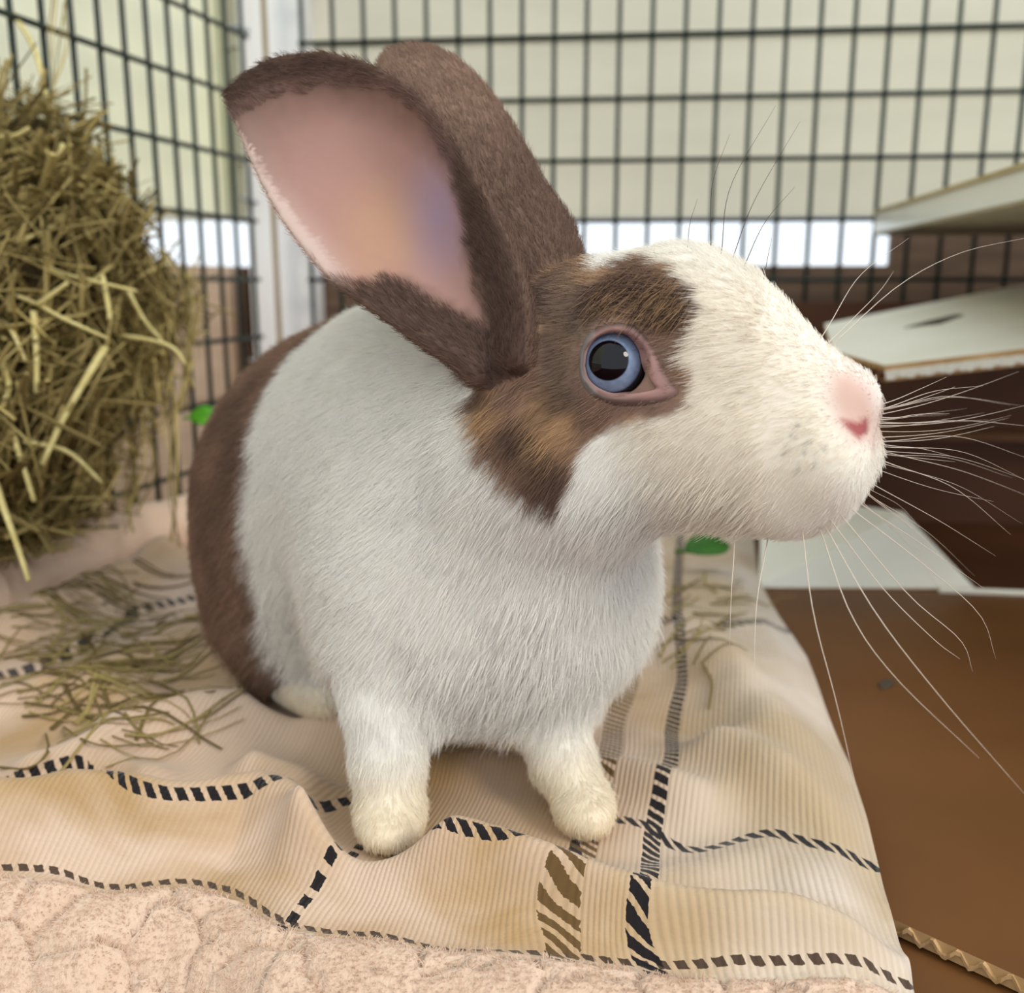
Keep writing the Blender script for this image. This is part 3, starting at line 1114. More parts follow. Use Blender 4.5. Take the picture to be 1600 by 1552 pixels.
# near ear, hollow towards the camera: from the base to the tip
ear(0,
    [(812, 560, 0.256), (815, 480, 0.255), (795, 390, 0.258), (748, 290, 0.264), (700, 205, 0.272), (640, 140, 0.280), (565, 100, 0.288), (490, 86, 0.296), (425, 97, 0.303), (378, 125, 0.309), (362, 146, 0.312)],
    [(745, 585, 0.262), (715, 560, 0.262), (650, 525, 0.263), (585, 484, 0.266), (525, 440, 0.270), (480, 390, 0.276), (442, 338, 0.283), (412, 285, 0.290), (388, 232, 0.298), (370, 188, 0.306), (361, 156, 0.311)],
    lambda l: 0.36 * smoothstep(1.02, 0.35, l) + 0.02, 0.0021, 0.0014)
# far ear, its back towards the camera
ear(1,
    [(893, 405, 0.290), (880, 350, 0.293), (846, 288, 0.297), (814, 228, 0.301), (780, 172, 0.305), (738, 120, 0.309), (698, 88, 0.313), (655, 76, 0.317), (620, 82, 0.320)],
    [(780, 450, 0.272), (745, 400, 0.274), (705, 340, 0.278), (672, 280, 0.283), (645, 230, 0.289), (620, 180, 0.296), (602, 140, 0.303), (594, 110, 0.311), (600, 92, 0.318)],
    lambda l: -0.20 * smoothstep(1.02, 0.35, l) - 0.02, 0.0022, 0.0016)
EARP, EARR, EARN, EART, EARL, EARS, EARID = (np.concatenate(a) for a in (EARP, EARR, EARN, EART, EARL, EARS, EARID))
EARF = blank()
EARIDX = np.full(DIM, -1, np.int32)
W = 7
off = np.arange(-W, W + 1)
for i in range(len(EARP)):
    c0 = np.round((EARP[i] - G0) / VOX).astype(int)
    if (c0 - W < 0).any() or (c0 + W + 1 > DIM).any():
        continue
    sl = tuple(slice(c - W, c + W + 1) for c in c0)
    dx = (GX[sl[0]] - EARP[i, 0]) ** 2
    dy = (GY[sl[1]] - EARP[i, 1]) ** 2
    dz = (GZ[sl[2]] - EARP[i, 2]) ** 2
    d = np.sqrt(dx[:, None, None] + dy[None, :, None] + dz[None, None, :]) - EARR[i]
    Fv = EARF[sl]
    m = d < Fv
    Fv[m] = d[m]
    EARIDX[sl][m] = i

# eye positions: on the side of the head
EYE_R = 0.0086
e_ray = ray(957, 569)
# where the ray meets the head
tt = np.linspace(0.2, 0.28, 1600)
pts = CAM + tt[:, None] * e_ray
gi = np.round((pts - G0) / VOX).astype(int)
hv = HEADF[gi[:, 0], gi[:, 1], gi[:, 2]]
t_hit = tt[np.argmax(hv < 0)] if (hv < 0).any() else 0.243
EYE = CAM + e_ray * (t_hit + 0.0054)
MIRR = lambda p: p - 2 * ((p - NOSE0) @ HL)[..., None] * HL if np.ndim(p) > 1 else p - 2 * ((p - NOSE0) @ HL) * HL
EYE_M = MIRR(EYE)
for E in (EYE, EYE_M):
    ell(HEADF, E, I3, (EYE_R + 0.0022,) * 3, 0.006)             # lids swell around the eye
OPEN = (CAM - EYE) / np.linalg.norm(CAM - EYE) - HL * 0.25 + HF * 0.30
OPEN /= np.linalg.norm(OPEN)
for E, dn_ in ((EYE, OPEN), (EYE_M, OPEN - 2 * (OPEN @ HL) * HL)):
    ell(HEADF, E + dn_ * 0.0014, I3, (EYE_R + 0.0002,) * 3, 0.0015, cut=True)
    ell(HEADF, E + dn_ * 0.0068, I3, (EYE_R - 0.0010,) * 3, 0.0015, cut=True)
for sg in (-1, 1):                                              # nostrils
    head_ell(HEADF, 1338, 666, 20, 8, 0.0035, -28, k=0.002, side=sg * 0.0062, cut=True)
head_ell(HEADF, 1364, 700, 26, 52, 0.0011, 10, k=0.002, cut=True)
for sg in (-1, 1):
    head_ell(HEADF, 1322, 668, 30, 4.5, 0.0028, -42, k=0.002, side=sg * 0.0078, cut=True)      # cleft

GROUP = np.zeros(DIM, np.int8)
GROUP[LEGF < BODYF] = 1
TOT = smin(BODYF, LEGF, 0.012)
GROUP[HEADF < TOT] = 2
TOT = smin(TOT, HEADF, 0.016)
GROUP[EARF < TOT] = 3
TOT = smin(TOT, EARF, 0.004)
del BODYF, LEGF, EARF, HEADF


def surface_nets(F):
    neg = F < 0
    n = np.array(F.shape) - 1
    cnt = np.zeros(n, np.uint8)
    for a in (0, 1):
        for b_ in (0, 1):
            for c_ in (0, 1):
                cnt += neg[a:a + n[0], b_:b_ + n[1], c_:c_ + n[2]]
    act = (cnt > 0) & (cnt < 8)
    ijk = np.argwhere(act)
    vid = np.full(n, -1, np.int32)
    vid[act] = np.arange(len(ijk))
    acc = np.zeros((len(ijk), 3))
    num = np.zeros(len(ijk))
    corners = [(a, b_, c_) for a in (0, 1) for b_ in (0, 1) for c_ in (0, 1)]
    for p in corners:
        for ax in range(3):
            if p[ax]:
                continue
            q = list(p)
            q[ax] = 1
            fa = F[ijk[:, 0] + p[0], ijk[:, 1] + p[1], ijk[:, 2] + p[2]]
            fb = F[ijk[:, 0] + q[0], ijk[:, 1] + q[1], ijk[:, 2] + q[2]]
            m = (fa < 0) != (fb < 0)
            t = fa[m] / (fa[m] - fb[m])
            pos = np.tile(np.array(p, float), (m.sum(), 1))
            pos[:, ax] = t
            acc[m] += pos
            num[m] += 1
    verts = (ijk + acc / num[:, None]) * VOX + G0
    faces = []
    for ax in range(3):
        o1, o2 = [(1, 2), (2, 0), (0, 1)][ax]
        s0 = [slice(1, -1)] * 3
        s0[ax] = slice(0, -1)
        s1 = list(s0)
        s1[ax] = slice(1, None)
        a_, b_ = neg[tuple(s0)], neg[tuple(s1)]
        for flip, mk in ((False, a_ & ~b_), (True, ~a_ & b_)):
            e = np.argwhere(mk)
            e[:, o1] += 1
            e[:, o2] += 1
            u1 = np.zeros(3, int)
            u1[o1] = 1
            u2 = np.zeros(3, int)
            u2[o2] = 1
            qd = [e - u1 - u2, e - u2, e, e - u1]
            qd = np.stack([vid[k[:, 0], k[:, 1], k[:, 2]] for k in qd], -1)
            faces.append(qd[:, ::-1] if flip else qd)
    return verts, np.concatenate(faces)


RV, RF_ = surface_nets(TOT)
# keep the largest connected piece is not needed; relax the net slightly
for _ in range(3):
    acc = np.zeros_like(RV)
    num = np.zeros(len(RV))
    for k in range(4):
        a_, b_ = RF_[:, k], RF_[:, (k + 1) % 4]
        np.add.at(acc, a_, RV[b_])
        np.add.at(num, a_, 1)
        np.add.at(acc, b_, RV[a_])
        np.add.at(num, b_, 1)
    avg = acc / np.maximum(num, 1)[:, None]
    RV = RV + 0.5 * (avg - RV)
fn = np.cross(RV[RF_[:, 2]] - RV[RF_[:, 0]], RV[RF_[:, 3]] - RV[RF_[:, 1]])
RN = np.zeros_like(RV)
for k in range(4):
    np.add.at(RN, RF_[:, k], fn)
RN /= np.linalg.norm(RN, axis=1)[:, None] + 1e-15


def grid_lookup(arr, p):
    gi = np.clip(np.round((p - G0) / VOX).astype(int), 0, DIM - 1)
    return arr[gi[:, 0], gi[:, 1], gi[:, 2]]


rab_bvh = BVHTree.FromPolygons(RV.tolist(), RF_.tolist())


def hit(px, py, default_t=0.26):
    h = rab_bvh.ray_cast(Vector(CAM), Vector(ray(px, py)).normalized())
    return np.array(h[0]) if h[0] is not None else P(px, py, default_t)


# coat colours ------------------------------------------------------------------
HEAD_PATCH = [(700, 420), (760, 330), (850, 330), (905, 378), (930, 398), (925, 425), (960, 415), (1000, 402), (1045, 416), (1085, 452), (1092, 480), (1078, 520), (1066, 560),
              (1080, 600), (1072, 632), (1035, 655), (975, 662), (932, 682), (908, 722), (890, 760), (872, 802), (832, 788), (782, 750), (746, 700), (731, 645), (738, 600), (715, 565)]
EYE_DARK = [(905, 560), (925, 515), (960, 500), (1000, 505), (1050, 545), (1078, 600), (1070, 632), (1030, 648), (960, 648), (920, 625)]
NOSE_PINK = [(1300, 585), (1330, 580), (1360, 605), (1372, 650), (1362, 690), (1335, 690), (1310, 660), (1298, 620)]
EAR_PINK = [(372, 205), (425, 172), (520, 150), (600, 158), (655, 205), (698, 270), (720, 340), (728, 400), (742, 450), (758, 508), (722, 490), (660, 450), (605, 428), (560, 442), (515, 428), (450, 355), (400, 285)]
C_WHITE = np.array(srgb(242, 239, 232))
C_CREAM = np.array(srgb(235, 220, 194))
C_BROWN = np.array(srgb(146, 117, 98))
C_DBROWN = np.array(srgb(84, 65, 57))
C_TAN = np.array(srgb(188, 152, 112))
C_PINK = np.array(srgb(168, 130, 120))
C_LILAC_LIGHT = np.array(srgb(150, 132, 158))

# plane that parts the white fore from the brown rear of the body
SAD = np.array([hit(*p) for p in [(470, 575), (430, 640), (400, 740), (405, 850), (440, 950), (490, 1040)]])
SADN = np.cross(SAD[-1] - SAD[0], BS)
sc_ = SAD.mean(0)
SADN = BF.copy()


def coat(p, n):
    m = len(p)
    gid = grid_lookup(GROUP, p)
    ei = grid_lookup(EARIDX, p)
    lat = (p - NOSE0) @ HL
    pm = np.where((lat > 0)[:, None], p - 2 * lat[:, None] * HL, p)         # far side mirrors the near side
    px, _ = project(pm)
    jit = 9 * vnoise(p, 420, 11) + 6 * vnoise(p, 180, 12)
    col = np.tile(C_WHITE, (m, 1))

    def mix(fac, c2):
        nonlocal col
        col = col * (1 - fac[:, None]) + np.asarray(c2) * fac[:, None]

    # warm cream face
    mix(0.55 * smoothstep(60, -80, poly_sd(px, [(1000, 380), (1200, 420), (1330, 560), (1390, 700), (1300, 820), (1100, 880), (960, 700)])) * (gid == 2), C_CREAM)
    # stained lower legs
    mix(0.75 * smoothstep(0.035, 0.004, p[:, 2]) * (gid == 1) * (p[:, 1] < 0.36), np.array(srgb(240, 222, 186)))
    # rear saddle
    sd_ = (p - SAD_P) @ SADN + 0.004 * vnoise(p, 60, 14) + 0.002 * vnoise(p, 300, 15)
    rear = smoothstep(0.004, -0.004, sd_) * ((gid == 0) | (gid == 1)) * np.where(gid == 1, smoothstep(0.026, 0.034, p[:, 2]), 1.0)
    mix(rear, C_BROWN)
    mix(rear * 0.45 * smoothstep(-0.3, 0.8, vnoise(p, 70, 16)), C_DBROWN)
    # head patch
    hp = smoothstep(8, -8, poly_sd(px, HEAD_PATCH) + jit) * ((gid == 2) | (gid == 0)) * (p[:, 2] > 0.07)
    mix(hp, C_BROWN)
    mix(hp * 0.75 * smoothstep(-0.1, 0.7, vnoise(p, 130, 17)), C_TAN)
    mix(hp * 0.75 * smoothstep(0.0, 0.7, vnoise(p, 110, 18)), C_DBROWN)
    mix(0.6 * smoothstep(10, -18, poly_sd(px, [(940, 440), (1000, 404), (1045, 418), (1088, 455), (1088, 490), (1072, 540), (1040, 510), (985, 470)])) * (gid == 2), C_DBROWN)
    mix(0.5 * smoothstep(40, -10, poly_sd(px, [(850, 450), (905, 440), (915, 520), (900, 620), (870, 600), (850, 520)])) * (gid == 2), np.array(srgb(112, 98, 90)))
    mix(smoothstep(16, -14, poly_sd(px, EYE_DARK)) * (gid == 2) * 0.5, np.array(srgb(120, 96, 90)))
    # nose
    mix(0.85 * smoothstep(26, -22, poly_sd(px, NOSE_PINK)) * (gid == 2), np.array(srgb(206, 164, 150)))
    for dx, dy in ((1240, 680), (1265, 690), (1230, 702), (1258, 706), (1250, 730), (1276, 724), (1288, 700), (1248, 664)):
        mix(0.55 * smoothstep(7, 2, np.hypot((px[:, 0] - dx) * 1.3, px[:, 1] - dy)) * (gid == 2), np.array(srgb(120, 116, 112)))
    mix(0.95 * smoothstep(5, -5, poly_sd(px, [(1312, 655), (1340, 660), (1356, 652), (1356, 676), (1342, 686), (1326, 672)])) * (gid == 2), np.array(srgb(158, 78, 80)))
    mix(0.55 * smoothstep(0.0022, 0.0006, np.abs(lat)) * (px[:, 0] > 1335) * smoothstep(615, 640, px[:, 1]) * smoothstep(770, 730, px[:, 1]) * (gid == 2), np.array(srgb(176, 128, 124)))
    # ears
    e = gid == 3
    ok = e & (ei >= 0)
    en = np.zeros((m, 3))
    en[ok] = EARN[ei[ok]]
    eid = np.full(m, -1)
    eid[ok] = EARID[ei[ok]]
    el = np.zeros(m)
    el[ok] = EARL[ei[ok]]
    ebase = C_DBROWN * 0.7 + C_BROWN * 0.3
    mix(e.astype(float), ebase)
    mix(e * (eid == 1) * 0.6 * smoothstep(0.25, 0.6, el), np.array(srgb(150, 122, 104)))
    pe, _ = project(p)
    inner = (np.sum(en * n, 1) > 0.15) & (eid == 0)
    inner2 = (np.sum(en * n, 1) < -0.15) & (eid == 1)
    sdp = poly_sd(pe, EAR_PINK) + 0.6 * jit
    wide = 14 + 34 * smoothstep(300, 190, pe[:, 1])
    pk = np.clip(0.5 - sdp / (2 * wide), 0, 1) * inner
    mix(inner * (1 - pk) * 0.75, C_DBROWN)
    mix(pk, C_PINK)
    mix(pk * 0.65 * smoothstep(90, 0, np.hypot(pe[:, 0] - 690, (pe[:, 1] - 330) * 0.6)), C_LILAC_LIGHT)  # bluish window light painted on the right of the ear hollow
    mix(pk * 0.5 * smoothstep(60, 0, np.abs(poly_sd(pe, [(372, 205), (400, 285), (450, 355), (515, 428), (500, 440), (380, 300)]))), np.array(srgb(196, 170, 160)))
    mix(pk * 0.75 * smoothstep(0.5, 0.9, el), np.array(srgb(104, 80, 74)))  # shade by the upper ear rim, painted darker towards the tip
    mix(pk * 0.6 * smoothstep(110, 10, np.hypot((pe[:, 0] - 590) * 1.2, (pe[:, 1] - 370) * 0.8)), np.array(srgb(184, 146, 116)))
    veins = smoothstep(0.13, 0.0, np.abs(vnoise(p * np.array([1, 1, 1]), 75, 20)))
    mix(pk * 0.10 * veins, np.array(srgb(176, 116, 112)))
    es = np.zeros(m)
    es[ok] = EARS[ei[ok]]
    mix((eid == 0) * smoothstep(0.86, 0.96, es) * smoothstep(0.36, 0.46, el) * smoothstep(0.93, 0.85, el), np.array(srgb(196, 172, 162)))
    mix(inner2 * smoothstep(0.85, 0.6, np.abs(es)) * smoothstep(0.2, 0.35, el), C_PINK)
    return np.clip(col, 0, 1), gid, ei, pk


SAD_P = SAD[2] - BF * 0.006
RC, RG, REI, RPK = coat(RV, RN)

rabbit = empty('rabbit', (float(RV[:, 0].mean()), float(RV[:, 1].mean()), 0.0))
tag(rabbit, 'white and brown rabbit with a blue eye standing on the plaid blanket', 'rabbit')
me = bpy.data.meshes.new('body')
me.from_pydata(RV.tolist(), [], RF_.tolist())
me.polygons.foreach_set('use_smooth', np.ones(len(me.polygons), bool))
at = me.attributes.new('coat', 'FLOAT_COLOR', 'POINT')
at.data.foreach_set('color', np.column_stack([RC, np.ones(len(RC))]).astype(np.float32).ravel())
M_SKIN, nt, b = new_mat('rabbit_coat', 0.85, 0.15)
a_ = N(nt, 'ShaderNodeAttribute')
a_.attribute_name = 'coat'
nt.links.new(a_.outputs['Color'], b.inputs['Base Color'])
b.inputs['Subsurface Weight'].default_value = 0.15
b.inputs['Subsurface Radius'].default_value = (0.006, 0.003, 0.002)
b.inputs['Subsurface Scale'].default_value = 0.5
body = under(data_obj('body', me, M_SKIN), rabbit)
body['label'] = 'one continuous furry body with ears, head and legs'

# eyes ------------------------------------------------------------------
M_EYE, nt, b = new_mat('blue_grey_eye', 0.04, 0.34)
tc = N(nt, 'ShaderNodeTexCoord')
sp = N(nt, 'ShaderNodeSeparateXYZ')
nt.links.new(tc.outputs['Object'], sp.inputs[0])
rho = mathn(nt, 'DIVIDE', mathn(nt, 'SQRT', mathn(nt, 'ADD', mathn(nt, 'POWER', sp.outputs[0], 2.0), mathn(nt, 'POWER', sp.outputs[1], 2.0))), EYE_R)
ang_n = N(nt, 'ShaderNodeTexNoise', Scale=700.0, Detail=2.0)
nt.links.new(tc.outputs['Object'], ang_n.inputs['Vector'])
iris = mixc(nt, ang_n.outputs['Fac'], srgb(104, 122, 152), srgb(146, 160, 186))


def band(x, a, b_):
    n = N(nt, 'ShaderNodeMapRange', interpolation_type='SMOOTHSTEP')
    n.inputs['From Min'].default_value = a
    n.inputs['From Max'].default_value = b_
    nt.links.new(x, n.inputs['Value'])
    return n.outputs[0]


c1 = mixc(nt, band(rho, 0.56, 0.61), srgb(6, 2, 6), iris)
c2 = mixc(nt, band(rho, 0.86, 0.92), c1, srgb(52, 46, 52))
c3 = mixc(nt, band(sp.outputs[2], 0.0, -0.001), c2, srgb(60, 44, 40))
nt.links.new(c3, b.inputs['Base Color'])


def uv_sphere(name, r, nu=48, nv=32):
    vv, ff = [(0, 0, -r)], []
    for i in range(1, nv):
        th = math.pi * i / nv
        for j in range(nu):
            ph = 2 * math.pi * j / nu
            vv.append((r * math.sin(th) * math.cos(ph), r * math.sin(th) * math.sin(ph), -r * math.cos(th)))
    vv.append((0, 0, r))
    for j in range(nu):
        ff.append((0, 1 + (j + 1) % nu, 1 + j))
        for i in range(nv - 2):
            a, c = 1 + i * nu, 1 + (i + 1) * nu
            ff.append((a + j, a + (j + 1) % nu, c + (j + 1) % nu, c + j))
        a = 1 + (nv - 2) * nu
        ff.append((a + j, a + (j + 1) % nu, len(vv) - 1))
    me = bpy.data.meshes.new(name)
    me.from_pydata(vv, [], ff)
    me.polygons.foreach_set('use_smooth', np.ones(len(me.polygons), bool))
    return me


eye_me = uv_sphere('eye', EYE_R)
eye_me.materials.append(M_EYE)
gaze = CAM - EYE
gaze /= np.linalg.norm(gaze)
gaze = gaze - RGT * 0.15 + np.array([0, 0, 1.0]) * 0.13
for E, g_ in ((EYE, gaze), (EYE_M, gaze - 2 * (gaze @ HL) * HL)):
    o = data_obj('eye', eye_me, None)
    o.location = E
    o.rotation_euler = Vector(g_).to_track_quat('Z', 'Y').to_euler()
    under(o, rabbit)
    o['label'] = 'blue grey eye with a large black pupil'

# eyelids: a ring from the eyeball out to the coat
inner_px = [(914, 572), (918, 548), (932, 529), (955, 521), (980, 525), (997, 545), (1003, 570), (1012, 596), (1018, 606), (998, 610), (975, 613), (955, 614), (932, 604), (919, 590)]
outer_px = [(900, 574), (903, 540), (920, 512), (952, 497), (995, 502), (1022, 530), (1042, 566), (1062, 596), (1078, 618), (1050, 636), (1008, 644), (960, 642), (922, 626), (904, 602)]
nk = 56
ring = lambda L: resample(list(L) + [L[0]], nk + 1)[:-1]
ip, op = ring(np.array(inner_px, float)), ring(np.array(outer_px, float))
NR = 9
LV, LC = [], []
for k in range(nk):
    # inner edge lies on the eyeball
    d = ray(*ip[k])
    d = d / np.linalg.norm(d)
    oc = CAM - EYE
    bq = oc @ d
    disc = bq * bq - (oc @ oc - (EYE_R * 1.03) ** 2)
    tq = -bq - math.sqrt(disc) if disc > 0 else -bq
    Pi = CAM + d * tq
    if disc <= 0:
        Pi = CAM + d * (-bq - 0.001)
    Po = hit(*op[k])
    dn = -d
    for j in range(NR):
        s = j / (NR - 1)
        lin = Pi * (1 - s) + Po * s
        q_ = ip[k] * (1 - s) + op[k] * s
        hb = hit(*q_, 0.9)
        lift = 0.0006 * math.sin(math.pi * min(1, s * 1.05 + 0.12)) - 0.0009 * s ** 4
        if (hb - CAM) @ FWD < (lin - CAM) @ FWD and j > 0:
            lin = hb
        LV.append(lin + dn * lift)
        a = (ip[k] - np.array([957, 569]))
        th_ = math.degrees(math.atan2(-a[1], a[0]))               # 0 towards the nose, 90 up
        fr = math.exp(-((th_ + 5) / 55) ** 2)
        tp_ = math.exp(-((th_ - 85) / 45) ** 2)
        reach = 0.08 + 0.55 * fr + 0.20 * tp_
        w_ = float(smoothstep(reach + 0.3, reach - 0.15, s))
        pinkc = np.array(srgb(164, 126, 120))
        grey = np.array(srgb(112, 104, 100)) if abs(th_) > 120 else np.array(srgb(92, 72, 64))
        LC.append(grey * (1 - w_) + pinkc * w_)
LF = []
for k in range(nk):
    for j in range(NR - 1):
        k2 = (k + 1) % nk
        LF.append((k * NR + j, k2 * NR + j, k2 * NR + j + 1, k * NR + j + 1))
LV, LC = np.array(LV), np.array(LC)
M_LID, nt, b = new_mat('pink_brown_eyelid', 0.55, 0.3)
a_ = N(nt, 'ShaderNodeAttribute')
a_.attribute_name = 'coat'
nt.links.new(a_.outputs['Color'], b.inputs['Base Color'])
for vv in (LV, MIRR(LV)):
    o = mesh_obj('eyelid', vv, LF, M_LID, None, True)
    at = o.data.attributes.new('coat', 'FLOAT_COLOR', 'POINT')
    at.data.foreach_set('color', np.column_stack([LC, np.ones(len(LC))]).astype(np.float32).ravel())
    under(o, rabbit)

# fur ------------------------------------------------------------------
NH = 430000
v0, v1, v2, v3 = (RV[RF_[:, k]] for k in range(4))
ar = np.linalg.norm(fn, axis=1)
cum = np.cumsum(ar)
fi = np.searchsorted(cum, rng.random(NH) * cum[-1])
a1, b1 = rng.random((2, NH, 1))
hp_ = (1 - a1) * ((1 - b1) * v0[fi] + b1 * v1[fi]) + a1 * ((1 - b1) * v3[fi] + b1 * v2[fi])
hn = RN[RF_[fi, 0]] + RN[RF_[fi, 2]]
hn /= np.linalg.norm(hn, axis=1)[:, None]
hc, hg, hei, hpk = coat(hp_, hn)
flow = np.zeros((NH, 3))
# trunk: backwards and down
flow[hg == 0] = -BF * 0.6 + np.array([0, 0, -0.8])
flow[hg == 1] = np.array([0, -0.15, -1.0])
# head: from the nose back and a little down
hd = -HF * 1.0 + np.array([0, 0, -0.25])
low = smoothstep(0.155, 0.11, hp_[:, 2])[:, None]
flow[hg == 2] = (hd * (1 - low) + (-HF * 0.6 + np.array([0, 0, -0.85])) * low)[hg == 2]
ok = (hg == 3) & (hei >= 0)
flow[ok] = EART[hei[ok]]
flow = flow - np.sum(flow * hn, 1)[:, None] * hn
flow /= np.linalg.norm(flow, axis=1)[:, None] + 1e-9
L = np.full(NH, 0.0062)
hpx, _ = project(hp_)
L[hg == 1] = 0.0042
L[hg == 2] = 0.0042
L[hg == 3] = 0.0034
L *= np.where((hg == 2) & (hpx[:, 0] > 1200), 0.62, 1)
L[(hg == 2) & (poly_sd(hpx, outer_px) < 10)] = 0.0022
under_b = (hg == 0) & (hn[:, 2] < -0.2) & (hp_[:, 2] < 0.08)
L[under_b] = 0.0105
L[(hg == 2) & (hn[:, 2] < -0.3) & (hpx[:, 0] < 1180)] = 0.0075
L[(hg == 1) & (hp_[:, 2] < 0.012)] = 0.0026
L[hpk > 0.4] = 0.0016
keep = np.ones(NH, bool)
mid_px = ip * 0.72 + op * 0.28
keep &= ~((poly_sd(hpx, mid_px) < 2) & (np.abs((hp_ - EYE) @ HL) < 0.02))
mpx, _ = project(MIRR(hp_))
keep &= ~((poly_sd(mpx, mid_px) < 2) & (((hp_ - NOSE0) @ HL) > 0.005) & (hg == 2))
nsd = poly_sd(hpx, NOSE_PINK)
L = np.where(hg == 2, np.minimum(L, 0.0008 + 0.0018 * smoothstep(-25, 30, nsd) + 0.02 * smoothstep(20, 60, nsd)), L)
keep &= ~(hpk > 0.35)
keep &= ~((hg == 3) & (hei >= 0) & (np.abs(np.sum(EARN[np.maximum(hei, 0)] * hn, 1)) < 0.12) & (rng.random(NH) < 0.5))
keep &= hp_[:, 2] > 0.0015
sel = np.where(keep)[0]
hp_, hn, hc, hg, flow, L = (x[sel] for x in (hp_, hn, hc, hg, flow, L))
n = len(sel)
L = L * rng.uniform(0.65, 1.25, n)
clump = np.stack([vnoise(hp_, 160, 31), vnoise(hp_, 160, 32), vnoise(hp_, 160, 33)], -1)
rnd = rng.normal(size=(n, 3))
lift = rng.uniform(0.22, 0.5, n)[:, None]
d0 = flow + hn * (lift + 0.25) + 0.12 * rnd + 0.13 * clump
d1 = flow + hn * lift * 0.5 + 0.16 * rnd + 0.17 * clump
d0 /= np.linalg.norm(d0, axis=1)[:, None]
d1 /= np.linalg.norm(d1, axis=1)[:, None]
seg = (L / 3)[:, None]
K = np.empty((n, 4, 3), np.float32)
K[:, 0] = hp_ - hn * 0.0004
K[:, 1] = K[:, 0] + d0 * seg
K[:, 2] = K[:, 1] + (d0 + d1) * 0.5 * seg
K[:, 3] = K[:, 2] + d1 * seg
K[:, 1:, 2] = np.maximum(K[:, 1:, 2], 0.0015)
tone = np.clip(1 + 0.10 * rng.normal(size=(n, 1)), 0.7, 1.3)
bright = hc.mean(1, keepdims=True) > 0.45
hc = np.clip(np.where(bright, hc * (1 + 0.03 * rng.normal(size=(n, 1))), hc * tone ** 2), 0, 0.95)
# long dark brow hairs hanging over the eye
BROW = [(925, 440), (960, 418), (1000, 404), (1045, 418), (1085, 455), (1085, 490), (1040, 500), (985, 486), (930, 480)]
nb = 800
bp_ = rng.random((nb * 3, 2)) * np.array([170, 110]) + np.array([922, 400])
bp_ = bp_[poly_sd(bp_, BROW) < 0][:nb]
BK = []
for x, y in bp_:
    h0 = hit(x, y)
    d_ = -HF * rng.uniform(0.35, 0.75) + np.array([0, 0, -rng.uniform(0.6, 1.0)]) - HL * 0.45
    d_ /= np.linalg.norm(d_)
    l_ = rng.uniform(0.004, 0.0095)
    w_ = rng.normal(size=3) * 0.12
    BK.append([h0 + HL * 0.0003, h0 + (d_ - HL * 0.3 + w_) * l_ / 3, h0 + (d_ - HL * 0.18 + w_) * l_ * 2 / 3, h0 + (d_ + w_) * l_])
K = np.concatenate([K, np.array(BK, np.float32)])
bcol = np.where(rng.random((len(BK), 1)) < 0.45, np.array(srgb(52, 38, 30))[None], np.array(srgb(156, 124, 92))[None])
hc = np.concatenate([hc, bcol])
n = len(K)
cu = bpy.data.hair_curves.new('fur')
cu.add_curves([4] * n)
cu.attributes['position'].data.foreach_set('vector', K.reshape(-1))
rad = np.tile(np.array([0.000058, 0.000055, 0.00004, 0.000012], np.float32), n)
ra = cu.attributes.get('radius') or cu.attributes.new('radius', 'FLOAT', 'POINT')
ra.data.foreach_set('value', rad)
ca = cu.attributes.new('coat', 'FLOAT_COLOR', 'CURVE')
ca.data.foreach_set('color', np.column_stack([hc, np.ones(n)]).astype(np.float32).ravel())
M_FUR, nt, b = new_mat('rabbit_fur', 0.75, 0.2)
a_ = N(nt, 'ShaderNodeAttribute')
a_.attribute_name = 'coat'
nt.links.new(a_.outputs['Color'], b.inputs['Base Color'])
fur = under(data_obj('fur', cu, M_FUR), rabbit)
fur['kind'] = 'stuff'

# whiskers ------------------------------------------------------------------
M_WHISKER, nt, b = new_mat('pale_whisker', 0.4, 0.4, srgb(214, 200, 184))
M_WHISKER_D, nt, b = new_mat('dark_brow_whisker', 0.4, 0.4, srgb(60, 52, 48))
WH = [  # near side and chin
    ([(1168, 848), (1146, 920), (1139, 1020)], 0.243, 0.25), ([(1203, 842), (1182, 950), (1178, 1098)], 0.242, 0.24),
    ([(1256, 828), (1272, 960), (1310, 1110), (1350, 1290)], 0.240, 0.225), ([(1283, 826), (1330, 960), (1400, 1060), (1530, 1185)], 0.240, 0.225),
    ([(1290, 822), (1370, 960), (1470, 1090), (1600, 1240)], 0.240, 0.222), ([(1315, 806), (1420, 930), (1500, 1000), (1520, 1050)], 0.250, 0.26),
    ([(1330, 796), (1440, 880), (1530, 960), (1556, 1030)], 0.252, 0.27), ([(1300, 815), (1380, 920), (1460, 1000), (1500, 1030)], 0.25, 0.25),
    ([(1312, 500), (1345, 430), (1420, 372)], 0.262, 0.27), ([(1324, 515), (1410, 440), (1500, 395), (1602, 372)], 0.256, 0.25),
    ([(1335, 495), (1375, 455), (1396, 424)], 0.27, 0.29),
]
for k in range(34):                                             # far side fan
    y0 = random.uniform(640, 800)
    ang = math.radians((y0 - 700) * 0.42 + random.uniform(-9, 9))
    ln = random.uniform(90, 250)
    x0 = 1386 - max(0, (y0 - 730)) * 0.5
    bend = random.uniform(-0.05, 0.22)
    m_ = (x0 + ln * 0.5 * math.cos(ang), y0 + ln * 0.5 * math.sin(ang))
    e_ = (x0 + ln * math.cos(ang + bend), y0 + ln * math.sin(ang + bend))
    WH.append(([(x0, y0), m_, e_], 0.262, 0.262 + random.uniform(0.0, 0.07)))


